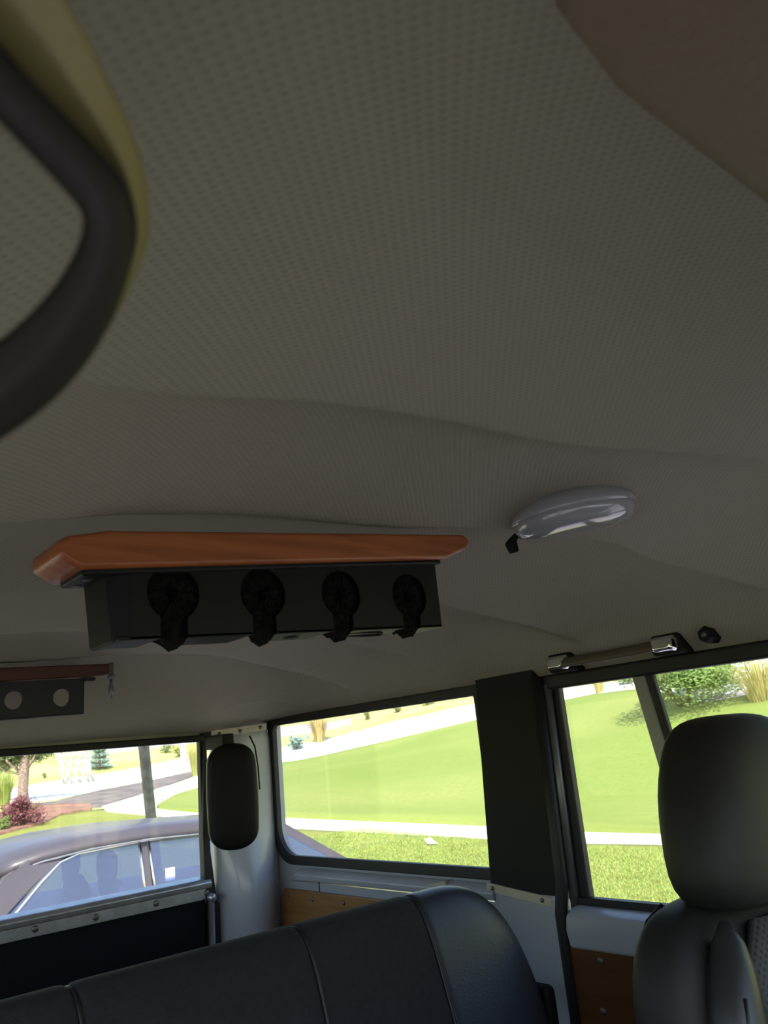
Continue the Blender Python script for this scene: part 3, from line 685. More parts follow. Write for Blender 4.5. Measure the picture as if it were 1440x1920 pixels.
obj('seat_base', B().bx((.14, .82, .6), (1.30, 1.10, .95)), MT['trimblk'], bs, bevel=.02)
obj('hinge_cover', B().box((1.315, 1.20, 1.17), (.030, .11, .22)), MT['trimblk'], bs, bevel=.014)

# ---------------------------------------------------------------- driver's seat
SX, SY = 1.135, .57
fs = thing('front_seat', (SX, SY, .6), 'black leather front seat with headrest and perforated grey centre panel', 'seat')
def sell(cx_, cy_, w, d, z, e=3.2, n=40, tilt=0):
    P = []
    for k in range(n):
        a = 2 * math.pi * k / n; c_, s2 = math.cos(a), math.sin(a)
        P.append(Vector((cx_ + w * math.copysign(abs(c_) ** (2 / e), c_), cy_ + d * math.copysign(abs(s2) ** (2 / e), s2), z)))
    return P
hrs = []
for z, w, d, dy in [(1.510, .12, .035, .0), (1.513, .160, .048, 0), (1.524, .183, .060, 0), (1.55, .194, .067, .002), (1.60, .186, .069, .004), (1.65, .168, .067, .010), (1.69, .144, .061, .014), (1.718, .124, .053, .018), (1.736, .100, .041, .020), (1.744, .070, .027, .022), (1.7465, .03, .01, .022)]:
    hrs.append(sell(SX + .022, SY + .02 + dy, w, d * 1.05, z, 3.0))
obj('headrest', B().rings(hrs), MT['leather'], fs, smooth=True, sub=1)
for s in (-1, 1): obj('headrest_post', B().tube([(SX + s * .05, SY + .04, 1.42), (SX + s * .05, SY + .03, 1.53)], .006, 8), MT['chrome'], fs, smooth=True)
# backrest shell
bk = []
for z, w, d, dy in [(.95, .25, .09, -.06), (1.10, .262, .095, -.045), (1.25, .268, .098, -.028), (1.36, .268, .096, -.012), (1.43, .262, .092, .0), (1.475, .246, .082, .008), (1.502, .22, .068, .014), (1.517, .185, .05, .02), (1.522, .14, .03, .024), (1.523, .08, .01, .025)]:
    bk.append(sell(SX, SY + .045 + dy * .6, w, d * .66, z, 3.6, 48))
obj('backrest', B().rings(bk), MT['leather'], fs, smooth=True, sub=1)
# centre panel: shallow pillow on the front face
rows = []
for i in range(13):
    z = lerp(1.0, 1.497, i / 12); row = []
    yf = SY + .045 + .6 * lerp(-.055, .016, i / 12) - .66 * lerp(.095, .078, sst(.6, 1, i / 12))
    for k in range(17):
        t = k / 16 * 2 - 1; w = .165 * (1 if i < 9 else math.sqrt(max(.05, 1 - ((i - 8.5) / 4.2) ** 2.2)))
        row.append(Vector((SX + t * w, yf - .006 * (1 - t ** 6) - .002, z)))
    rows.append(row)
obj('centre_panel', B().grid(rows), MT['perf'], fs, smooth=True, solid=.012)
# raised inner bolster ridges
for s in (-1, 1):
    pth = []
    for i in range(25):
        t = i / 24; z = lerp(.98, 1.512, t); arch = sst(.72, 1, t) ** 1.5
        pth.append((SX + s * (lerp(.228, .205, t) - .035 * arch), SY + .045 + .6 * lerp(-.055, .010, t) - .066 + .004 * arch, z))
    obj('bolster', B().tube(pth, [.036 * math.sqrt(max(.02, 1 - max(0, (i / 24 - .72) / .28) ** 2)) for i in range(25)], 16), MT['bolster'], fs, smooth=True)
    obj('bolster_seam', B().tube([(x + s * -.026, y - .022, z) for x, y, z in pth[:21]], .0028, 6), MT['piping'], fs, smooth=True)
    obj('bolster_seam', B().tube([(x + s * .022, y - .026, z) for x, y, z in pth[:22]], .0022, 6), MT['piping'], fs, smooth=True)
    # piping along the outer rear edge
    pp = []
    for (z, w, d, dy) in [(1.0, .255, .09, -.06), (1.25, .268, .098, -.028), (1.36, .268, .096, -.012), (1.43, .262, .092, .0), (1.475, .246, .082, .008), (1.502, .22, .068, .014), (1.517, .185, .05, .02)]:
        a = math.radians(48); e = 3.6
        pp.append((SX + s * w * math.cos(a) ** (2 / e), SY + .045 + dy * .6 + d * .66 * math.sin(a) ** (2 / e), z + .001))
    obj('piping', B().tube(pp, .0032, 6), MT['piping'], fs, smooth=True)
obj('cushion', B().bx((SX - .25, .05, .93), (SX + .25, .56, 1.06)), MT['leather'], fs, bevel=.05)
obj('seat_base', B().bx((SX - .2, .10, .6), (SX + .2, .5, .93)), MT['trimblk'], fs, bevel=.02)

# ================================================================ outside
def terr(X, Y):
    z1 = max(0, X - 12.6) / 10.4 * max(.35, 3.84 - .073 * Y) if X < 23 else max(.35, 3.84 - .073 * Y) + (X - 23) * .10
    z2 = .043 * max(0, Y - 9)
    k = .12
    z = k * math.log(math.exp(min(z1 / k, 300)) + math.exp(min(z2 / k, 300)) - 1 + 1e-9) if max(z1, z2) / k < 250 else max(z1, z2)
    z = max(z, 0)
    R = math.hypot(X, Y)
    return z + .16 * max(0, R - 46) ** 1.05
def ground(x, y, off=0):
    d = ray(x, y); t = 3.0; prev = t
    while t < 260:
        p = EYE + d * t
        if p.z < terr(p.x, p.y) + off:
            lo, hi = prev, t
            for _ in range(24):
                m_ = (lo + hi) / 2; p = EYE + d * m_
                if p.z < terr(p.x, p.y) + off: hi = m_
                else: lo = m_
            return EYE + d * hi
        prev = t; t += .25 + t * .004
    p = EYE + d * 120; return Vector((p.x, p.y, terr(p.x, p.y)))
gb = B(); gx = [-60, -40, -25, -15] + [-8 + i * 1.0 for i in range(110)] + [110, 125, 140]
gb.grid([[(x, y, terr(x, y)) for x in gx] for y in gx])
obj('ground', gb, MT['dry'], smooth=True, origin=(0, 0, 0), kind='structure')
obj('driveway', B().grid([[(x, y, terr(x, y) + .02) for x in [-16 + 1.15 * i for i in range(21)]] for y in [-16 + 1.2 * j for j in range(21)]]), MT['asphalt'], smooth=True, origin=(0, 0, 0), kind='structure')
def resample(P, n):
    P = [Vector(p) for p in P]; L = [0]
    for a, c_ in zip(P, P[1:]): L.append(L[-1] + (c_ - a).length)
    out = []
    for i in range(n):
        s = L[-1] * i / (n - 1); j = max(k for k in range(len(L)) if L[k] <= s + 1e-9); j = min(j, len(P) - 2)
        out.append(P[j].lerp(P[j + 1], (s - L[j]) / max(1e-9, L[j + 1] - L[j])))
    return out
def strip(name, top, bot, mt, off, kind, label=None, cat=None, n=60, m=16):
    """a patch of ground between two edges, draped on the slope"""
    T = resample([ground(*p) for p in top], n); Bm = resample([ground(*p) for p in bot], n); rows = []
    for i in range(m + 1):
        row = []
        for a, c_ in zip(T, Bm):
            p = a.lerp(c_, i / m); row.append(Vector((p.x, p.y, terr(p.x, p.y) + off)))
        rows.append(row)
    rows = [[Vector((p.x, p.y, p.z - off - .15)) for p in rows[0]]] + rows + [[Vector((p.x, p.y, p.z - off - .15)) for p in rows[-1]]]
    o = obj(name, B().grid(rows), MT[mt], smooth=True, origin=(0, 0, 0), kind=kind)
    if label: o['label'] = label
    if cat: o['category'] = cat
    return o
LAWN_TOP = [(295, 1515), (330, 1494), (385, 1478), (530, 1432), (720, 1395), (905, 1350), (1015, 1322), (1120, 1306), (1210, 1297), (1260, 1336), (1330, 1326), (1440, 1302), (1520, 1290)]
LAWN_BOT = [(297, 1519), (340, 1524), (385, 1528), (530, 1536), (660, 1542), (920, 1553), (1050, 1560), (1240, 1568), (1440, 1580), (1560, 1588)]
WALK_BOT = [(200, 1524), (300, 1533), (385, 1540), (540, 1556), (920, 1577), (1240, 1588), (1440, 1602), (1560, 1612)]
WALK_TOP = [(200, 1516)] + LAWN_BOT
strip('lawn', LAWN_TOP[:9] + [(1330, 1326), (1440, 1302), (1520, 1290)], LAWN_BOT, 'lawn', .10, 'stuff', 'bright green mown lawn rising beyond the sidewalk', 'lawn', 90, 24)
strip('sidewalk', WALK_TOP, WALK_BOT, 'concrete', .035, 'structure')
strip('verge_lawn', WALK_BOT[1:], [(300, 1640), (385, 1680), (540, 1760), (920, 1800), (1240, 1830), (1440, 1850), (1560, 1860)], 'nearlawn', .03, 'stuff', 'yellow green grass verge between the sidewalk and the cars', 'lawn', 60, 24)
strip('verge_lawn', [(-120, 1600), (0, 1562), (70, 1550), (110, 1530), (190, 1518), (300, 1531), (385, 1541)], [(-120, 1760), (0, 1730), (110, 1720), (200, 1710), (300, 1660), (385, 1640)], 'nearlawn', .026, 'stuff', 'pale sunlit grass behind the parked sedan', 'lawn', 50, 20)
strip('street', [(190, 1514), (250, 1492), (330, 1470), (385, 1450), (530, 1400), (720, 1358), (905, 1316), (1015, 1296), (1210, 1272)],
      [(200, 1524), (290, 1518), (330, 1496), (385, 1479), (530, 1433), (720, 1396), (905, 1351), (1015, 1323), (1210, 1298)], 'road', .03, 'structure', n=90)
strip('drive', [(-60, 1490), (60, 1472), (190, 1452), (290, 1434), (385, 1412)], [(-60, 1518), (60, 1506), (190, 1483), (290, 1462), (385, 1444)], 'road', .028, 'structure')
strip('dirt_bed', [(60, 1510), (100, 1505), (190, 1483), (270, 1468), (358, 1448)], [(70, 1532), (110, 1521), (190, 1514), (250, 1496), (360, 1457)], 'dirt', .05, 'stuff', 'bare grey brown dirt bed beside the curved path', 'dirt bed')
strip('mulch_bed', [(-40, 1535), (30, 1522), (70, 1515), (110, 1510), (170, 1510)], [(-40, 1580), (30, 1560), (80, 1547), (115, 1530), (172, 1519)], 'bark', .07, 'stuff', 'red bark mulch around the red leaved shrub', 'mulch')
strip('far_road', [(200, 1402), (290, 1385), (385, 1372)], [(200, 1414), (290, 1402), (385, 1390)], 'asphalt', .05, 'structure')
strip('far_road', [(515, 1366), (600, 1356), (660, 1348)], [(515, 1382), (600, 1371), (660, 1358)], 'asphalt', .05, 'structure')
strip('rock_bed', [(1200, 1262), (1300, 1245), (1440, 1225), (1540, 1210)], [(1215, 1296), (1300, 1325), (1440, 1302), (1540, 1290)], 'rock', .03, 'stuff', 'pale gravel bed behind the large green shrub', 'gravel')
strip('footpath', [(1290, 1322), (1370, 1304), (1440, 1292), (1540, 1278)], [(1290, 1330), (1370, 1320), (1440, 1306), (1540, 1294)], 'asphalt', .075, 'structure')

def blades(parent, x0, x1, y0, y1, n, mt, seed, off):
    rnd = random.Random(seed); b = B()
    for _ in range(n):
        x, y = rnd.uniform(x0, x1), rnd.uniform(y0, y1); p = Vector((x, y, terr(x, y) + off)); a = rnd.random() * 6.283; h = rnd.uniform(.015, .04); d = Vector((math.cos(a), math.sin(a), 0)) * .0065; l = Vector((rnd.gauss(0, .016), rnd.gauss(0, .016), h))
        b.add([p - d, p + d, p + l], [(0, 1, 2)])
    return obj('grass_blades', b, MT[mt], parent, kind='stuff')
vl = bpy.data.objects['verge_lawn']
blades(vl, 7.2, 10.4, 4.0, 13.5, 42000, 'grassgreen', 1, .03); blades(vl, 7.2, 10.4, 4.0, 13.5, 30000, 'leafy', 2, .03)

# ---- plants
def leaf_cloud(c, rad, n, size, seed, shell=.55, flat=0, low=0):
    rnd = random.Random(seed); b = B(); c = Vector(c)
    lumps = [(Vector((rnd.uniform(-.55, .55) * rad[0], rnd.uniform(-.55, .55) * rad[1], rnd.uniform(-.5, .6) * rad[2])), rnd.uniform(.35, .6)) for _ in range(11)]
    for _ in range(n):
        lc, lr = rnd.choice(lumps)
        d = Vector((rnd.gauss(0, 1), rnd.gauss(0, 1), rnd.gauss(0, 1))).normalized() * (shell + (1 - shell) * rnd.random())
        p = c + lc + Vector((d.x * rad[0], d.y * rad[1], d.z * rad[2])) * lr
        if p.z < c.z - rad[2] + low: p.z = c.z - rad[2] + low + rnd.random() * .1
        t = Vector((rnd.gauss(0, 1), rnd.gauss(0, 1), rnd.gauss(0, .7))).normalized(); u = t.orthogonal().normalized()
        s = size * rnd.uniform(.6, 1.3); w = s * .42
        b.add([p - t * s * .5, p + u * w * .5, p + t * s * .5, p - u * w * .5], [(0, 1, 2, 3)])
    return b
def shrub(name, px, h, w, mt, label, n=1500, size=.14, seed=1, group=None, shell=.5):
    g = ground(*px); t = thing(name, g, label, 'shrub', group)
    sb = B(); rnd = random.Random(seed)
    for _ in range(7):
        e = g + Vector((rnd.uniform(-.35, .35) * w, rnd.uniform(-.35, .35) * w, h * rnd.uniform(.5, .8))); m_ = g.lerp(e, .5) + Vector((0, 0, .1 * h))
        sb.tube([g + Vector((rnd.uniform(-.1, .1), rnd.uniform(-.1, .1), -.05)), m_, e], [.03 * h, .02 * h, .008 * h], 5)
    obj('stems', sb, MT['stem'], t, smooth=True, kind='stuff')
    obj('foliage', leaf_cloud(g + Vector((0, 0, h * .46)), (w / 2, w / 2, h * .54), n, size, seed, shell), MT[mt], t, kind='stuff')
    return t
def tuft(name, px, h, w, mts, label, n=260, seed=1):
    g = ground(*px); t = thing(name, g, label, 'grass'); rnd = random.Random(seed)
    for ci, mt in enumerate(mts):
        b = B()
        for _ in range(n // len(mts)):
            a = rnd.random() * 2 * math.pi; d = Vector((math.cos(a), math.sin(a), 0)); r0 = rnd.random() ** .5 * w * .15; hh = h * rnd.uniform(.55, 1.0); sp_ = w * .5 * rnd.random()
            s = Vector((-d.y, d.x, 0)) * h * .007; p0 = g + d * r0; pts = [p0, p0 + d * sp_ * .3 + Vector((0, 0, hh * .55)), p0 + d * sp_ * .65 + Vector((0, 0, hh * .9)), p0 + d * sp_ + Vector((0, 0, hh * .92))]
            b.grid([[p - s * (1 - k * .28), p + s * (1 - k * .28)] for k, p in enumerate(pts)])
        obj('blades', b, MT[mt], t, kind='stuff')
    return t
def px_scale(px): g = ground(*px); return (g - EYE).dot(M @ Vector((0, 0, 1))) / FPX    # metres per photo pixel there
def S_(px, n): return px_scale(px) * n
shrub('leafy_shrub', (1280, 1330), S_((1275, 1332), 122), S_((1275, 1332), 300), 'leaf', 'large bushy green shrub beyond the lawn, seen right of the window divider', 11000, S_((1275, 1332), 8), 4)
shrub('leafy_shrub', (1330, 1290), S_((1330, 1290), 70), S_((1330, 1290), 120), 'leafy', 'yellowish green bush behind the large green shrub', 2000, S_((1330, 1290), 9), 5)
tuft('ornamental_grass', (1432, 1318), S_((1432, 1318), 95), S_((1432, 1318), 150), ['straw', 'straw', 'leafy'], 'tall straw coloured ornamental grass at the right edge of the side window', 420, 6)
tuft('ornamental_grass', (1125, 1300), S_((1125, 1300), 42), S_((1125, 1300), 50), ['straw', 'leafy'], 'small tan ornamental grass at the top of the lawn', 260, 7)
shrub('dark_shrub', (1180, 1283), S_((1180, 1283), 25), S_((1180, 1283), 55), 'pine', 'low dark shrub beside the gravel at the top of the lawn', 500, S_((1180, 1283), 5), 8)
tuft('ornamental_grass', (600, 1392), S_((600, 1392), 60), S_((600, 1392), 60), ['straw', 'straw', 'stem'], 'brown feathery ornamental grass beside the pale street', 420, 9)
shrub('dark_shrub', (556, 1406), S_((556, 1406), 30), S_((556, 1406), 48), 'spruce', 'low grey green shrub left of the brown feathery grass', 700, S_((556, 1406), 6), 10)
shrub('dark_shrub', (690, 1349), S_((690, 1349), 20), S_((690, 1349), 22), 'pine', 'tiny dark bush on the dry bank above the street', 250, S_((690, 1349), 4), 11)
shrub('dark_shrub', (745, 1335), S_((745, 1335), 20), S_((745, 1335), 30), 'pine', 'second tiny bush on the dry bank above the street', 250, S_((745, 1335), 4), 31)
shrub('dark_shrub', (800, 1322), S_((800, 1322), 14), S_((800, 1322), 34), 'pine', 'third tiny bush on the dry bank, nearest the black pillar', 250, S_((800, 1322), 4), 32)
shrub('barberry_shrub', (45, 1551), S_((45, 1551), 68), S_((45, 1551), 92), 'barberry', 'dark red leaved shrub on the bark mulch', 2600, S_((45, 1551), 6), 12, None, .35)
shrub('low_shrub', (6, 1560), S_((6, 1560), 28), S_((6, 1560), 30), 'leaf', 'low green shrub at the foot of the red leaved shrub', 500, S_((6, 1560), 5), 13)
tuft('ornamental_grass', (8, 1512), S_((8, 1512), 70), S_((8, 1512), 60), ['leafy', 'grassgreen'], 'tall green grass clump left of the pine trunk', 360, 14)
tuft('ornamental_grass', (366, 1455), S_((366, 1455), 62), S_((366, 1455), 40), ['grassgreen', 'straw'], 'upright green grass clump at the corner of the curved path', 360, 15)
tuft('ornamental_grass', (378, 1430), S_((378, 1430), 46), S_((378, 1430), 50), ['straw', 'straw'], 'orange tan grass clump behind the upright green one', 260, 16)
shrub('dark_shrub', (312, 1412), S_((312, 1412), 18), S_((312, 1412), 30), 'pine', 'small dark bush on the far grass right of the pole', 300, S_((312, 1412), 4), 17)
shrub('dark_shrub', (336, 1420), S_((336, 1420), 22), S_((336, 1420), 28), 'leafy', 'small yellow green bush on the far grass near the post', 300, S_((336, 1420), 4), 18)
shrub('dark_shrub', (83, 1459), S_((83, 1459), 12), S_((83, 1459), 12), 'pine', 'very small dark sapling on the grass between trunk and net', 160, S_((83, 1459), 3), 19)
# blue spruce
g = ground(186, 1441); hs = S_((186, 1441), 62); t = thing('blue_spruce', g, 'blue green spruce tree right of the white net', 'tree')
obj('trunk', B().tube([g, g + Vector((0, 0, hs))], [.05 * hs, .005], 8), MT['trunk'], t, smooth=True)
b = B(); rnd = random.Random(5)
for i in range(3200):
    zf = rnd.random() ** 1.25; r = hs * .40 * (1 - zf) * rnd.uniform(.55, 1.05) * (.85 + .25 * math.sin(zf * 38)); a = rnd.random() * 6.283
    p = g + Vector((r * math.cos(a), r * math.sin(a), hs * (.04 + .95 * zf))); d = Vector((math.cos(a), math.sin(a), rnd.uniform(-.5, .3))).normalized(); u = d.orthogonal().normalized(); s = hs * .045
    b.add([p - d * s, p + u * s * .3, p + d * s, p - u * s * .3], [(0, 1, 2, 3)])
obj('foliage', b, MT['spruce'], t, kind='stuff')
# pine tree
g = ground(44, 1503); k = px_scale((44, 1503)); t = thing('pine_tree', g, 'pine tree with a thick pinkish trunk behind the red leaved shrub', 'tree')
up = Vector((0, 0, 1)); rt_ = M @ Vector((1, 0, 0)); rt_.z = 0; rt_.normalize()
def tp(px, py): return g + rt_ * ((px - 44) * k) + up * ((1503 - py) * k * 1.02)
obj('trunk', B().tube([g - up * .2, tp(42, 1480), tp(43, 1455), tp(44, 1435), tp(45, 1400), tp(44, 1340), tp(46, 1240)], [11 * k, 9.5 * k, 9 * k, 9 * k, 7 * k, 5 * k, 2 * k], 12), MT['trunk'], t, smooth=True)
fol = B(); rnd = random.Random(9)
for pts in [[(40, 1455), (20, 1446), (5, 1436), (-25, 1428)], [(36, 1450), (18, 1428), (6, 1420)], [(50, 1445), (62, 1430), (72, 1415), (95, 1400)], [(45, 1430), (20, 1405), (-20, 1390)], [(46, 1425), (75, 1395), (110, 1378)]]:
    P = [tp(*p) + Vector((rnd.uniform(-.2, .2), rnd.uniform(-.3, .3), 0)) * (i > 0) for i, p in enumerate(pts)]
    obj('branch', B().tube(P, [3.2 * k] + [2.2 * k] * (len(P) - 2) + [.8 * k], 6), MT['trunk'], t, smooth=True)
for cx_, cy_, r_p in [(12, 1438, 13), (26, 1431, 13), (62, 1426, 13), (76, 1421, 13), (-6, 1434, 15), (40, 1424, 12), (95, 1419, 12), (110, 1414, 12), (10, 1425, 16), (-15, 1415, 22), (25, 1412, 18), (60, 1412, 16), (75, 1402, 18), (44, 1385, 40), (0, 1385, 36), (90, 1380, 34), (40, 1330, 60), (-40, 1350, 50), (100, 1340, 46)]:
    c_ = tp(cx_, cy_) + Vector((rnd.uniform(-.1, .1), rnd.uniform(-.3, .3), 0)); r = r_p * k
    for _ in range(420):
        d = Vector((rnd.gauss(0, 1), rnd.gauss(0, 1), rnd.gauss(0, .7))).normalized(); p = c_ + d * r * rnd.uniform(.2, 1); e = (d + Vector((rnd.gauss(0, .5), rnd.gauss(0, .5), .4))).normalized(); u = e.orthogonal().normalized(); s = 6.5 * k
        fol.add([p, p + u * s * .16, p + e * s, p - u * s * .16], [(0, 1, 2, 3)])
obj('foliage', fol, MT['pine'], t, kind='stuff')
# small post / sign by the path corner
g = ground(344, 1428); k = px_scale((344, 1428))
p_ = thing('path_post', g, 'white post at the corner of the curved path', 'post')
obj('shaft', B().box(g + up * 15 * k, (8 * k, 8 * k, 32 * k)), MT['net'], p_, bevel=.02)
obj('cap', B().box(g + up * 31.5 * k, (9.5 * k, 9.5 * k, 2.5 * k)), MT['net'], p_, bevel=.02)
g = ground(305, 1505); k = px_scale((305, 1505))
pl_ = thing('path_light', g, 'tiny dark path light at the tip of the lawn', 'lamp')
obj('stake', B().tube([g, g + up * 4 * k], .5 * k, 6), MT['trimblk'], pl_); obj('hood', B().lathe([(.4 * k, 4 * k), (1.8 * k, 4.2 * k), (1.4 * k, 5.4 * k), (.2 * k, 6 * k)], g, n=10), MT['trimblk'], pl_, smooth=True)
g = ground(808, 1588); k = px_scale((808, 1588))
tag(obj('paper_scrap', B().add([g + Vector((-.10, -.05, .06)), g + Vector((.06, -.10, .05)), g + Vector((.11, .06, .10)), g + Vector((-.05, .09, .12)), g + Vector((0, 0, .15))], [(0, 1, 4), (1, 2, 4), (2, 3, 4), (3, 0, 4), (3, 2, 1, 0)]), MT['net']), 'scrap of white paper lying on the grass verge', 'litter')
rnd = random.Random(21)
for i, (px, py, sz) in enumerate([(1350, 1286, 26), (1385, 1278, 34), (1395, 1300, 20), (1365, 1305, 18), (1330, 1312, 14)]):
    g = ground(px, py); s = S_((px, py), sz) / 2; bb = B()
    bb.rings([[g + Vector((math.cos(a * .785) * s * r * rnd.uniform(.8, 1.15), math.sin(a * .785) * s * r * rnd.uniform(.8, 1.15), s * h)) for a in range(8)] for r, h in [(.95, -.2), (1.0, .2), (.8, .55), (.4, .75)]])
    tag(obj('boulder', bb, MT['rock'], smooth=False, bevel=s * .08), ['pale boulder left among the rocks by the straw grass', 'largest pale boulder beside the straw coloured grass', 'pale boulder in front of the straw coloured grass', 'small pale boulder behind the grey footpath', 'smallest pale boulder next to the green shrub'][i], 'rock', 'pale boulders by the footpath')

# ---- basketball hoop
bp = onY(284, 1540, 8.9); base = Vector((bp.x, bp.y, terr(bp.x, bp.y))); topp = onY(268, 1385, 8.75)
dirp = (topp - bp); base = bp - dirp * ((bp.z - base.z) / dirp.z); end = bp + dirp * 2.1
hp_ = thing('basketball_hoop', base, 'grey leaning basketball pole with a white net behind the sedan', 'basketball hoop')
pr = S_((284, 1540), 1) * 0 + (onY(292, 1500, 8.85) - onY(273, 1500, 8.85)).length / 2
obj('pole', B().tube([base - dirp.normalized() * .1, bp, topp, end], pr, 16), MT['pole'], hp_, smooth=True)
nc = onY(134, 1398, 8.3); nb = onY(148, 1468, 8.3); kk = (onY(184, 1410, 8.3) - onY(90, 1410, 8.3)).length
rim_c = nc + Vector((-.03, 0, .13)); rr_ = kk * .50
obj('rim', B().tube([rim_c + Vector((math.cos(a * math.pi / 12) * rr_, math.sin(a * math.pi / 12) * rr_, 0)) for a in range(24)], .011, 8, closed=True), MT['orange'], hp_, smooth=True)
lv = [(0, 1.0), (.18, .86), (.34, .70), (.50, .60), (.66, .55), (.83, .55), (1.0, .58)]
Hn = rim_c.z - nb.z; nbx = nb - rim_c; nst = 11
def npt(li, a):
    f_, r = lv[li]; jit = .012 * math.sin(a * 7 + li * 3)
    return rim_c + Vector((nbx.x * f_, nbx.y * f_, -Hn * f_)) + Vector((math.cos(a), math.sin(a), 0)) * rr_ * (r + jit)
nb_ = B()
for i in range(nst):
    for s in (-1, 1):
        nb_.tube([npt(l, 2 * math.pi * (i + s * l * .5) / nst) for l in range(len(lv))], .0065, 5)
for l in (1, 2, 3, 4, 5): 
    for i in range(nst): nb_.box(npt(l, 2 * math.pi * (i + l * .5) / nst), (.018, .018, .02))
obj('net', nb_, MT['net'], hp_, smooth=True)
bdv = (rim_c - end); bdv.z = 0; bdv.normalize(); side_v = Vector((-bdv.y, bdv.x, 0))
bc = rim_c - bdv * (rr_ + .16) + up * .42
rotb = Matrix((bdv, side_v, up)).transposed()
obj('backboard', B().box(bc, (.03, 1.1, .75), rotb), MT['net'], hp_, bevel=.01)
obj('rim_bracket', B().box(rim_c - bdv * (rr_ + .07), (.16, .10, .04), rotb), MT['orange'], hp_, bevel=.005)
for s in (-.25, .25): obj('arm', B().tube([end - dirp.normalized() * (.05 if s > 0 else .35), bc + side_v * .0 + up * s - bdv * .01], .03, 8), MT['pole'], hp_, smooth=True)

# ---- parked sedan
sd = thing('sedan', (3.0, 6.35, 0), 'faded grey brown sedan parked behind the tailgate window', 'car')
YN, YF = 5.50, 7.16; YC = (YN + YF) / 2
def loft(st, n_side=5):
    """stations: (x, half width at base, at belt, z0, zb, z top, half width top)"""
    rows = []
    for x, hw, z0, z1, cr in st:
        P = [(hw * .90, z0), (hw * .98, z0 + .12), (hw, lerp(z0, z1, .45)), (hw * .985, lerp(z0, z1, .78)), (hw * .955, z1 - .02), (hw * .90, z1 + .005), (hw * .55, z1 + cr * .8), (0, z1 + cr)]
        P = P + [(-a, c_) for a, c_ in reversed(P[:-1])]
        rows.append([Vector((x, YC + a, z)) for a, z in P])
    return rows
st = [(.42, .70, .42, .84, .01), (.46, .78, .34, .93, .015), (.60, .82, .28, .96, .02), (1.0, .83, .26, .975, .025), (1.45, .835, .25, .98, .02), (2.0, .84, .24, .955, .0), (3.0, .84, .24, .935, .0), (3.8, .83, .24, .925, .0), (4.1, .83, .24, .91, .01), (4.32, .825, .25, .85, .02), (4.85, .815, .26, .77, .02), (5.2, .79, .28, .71, .02), (5.32, .74, .33, .66, .02), (5.35, .68, .42, .60, .01)]
obj('body', B().rings(loft(st)), MT['paint'], sd, smooth=True)
tw = .145  # tumblehome at roof
def pn(x, z, side_): # point on the near(-1)/far(+1) greenhouse skin
    t = sst(.93, 1.36, z); return Vector((x, YC + side_ * (.825 - tw * min(1, max(0, (z - .93) / .43))), z))
roof = []
RS = [(1.66, 1.325, .60), (1.74, 1.358, .645), (1.90, 1.395, .67), (2.2, 1.425, .685), (2.6, 1.430, .69), (3.0, 1.408, .685), (3.35, 1.388, .67), (3.66, 1.345, .645)]
for x, z, hw in RS:
    roof.append([Vector((x, YC + a * hw, z - d)) for a, d in [(-1.03, .075), (-1.01, .04), (-.93, .012), (-.6, -.005), (0, -.018), (.6, -.005), (.93, .012), (1.01, .04), (1.03, .075)]])
obj('roof', B().grid(roof), MT['paint'], sd, smooth=True, solid=.02)
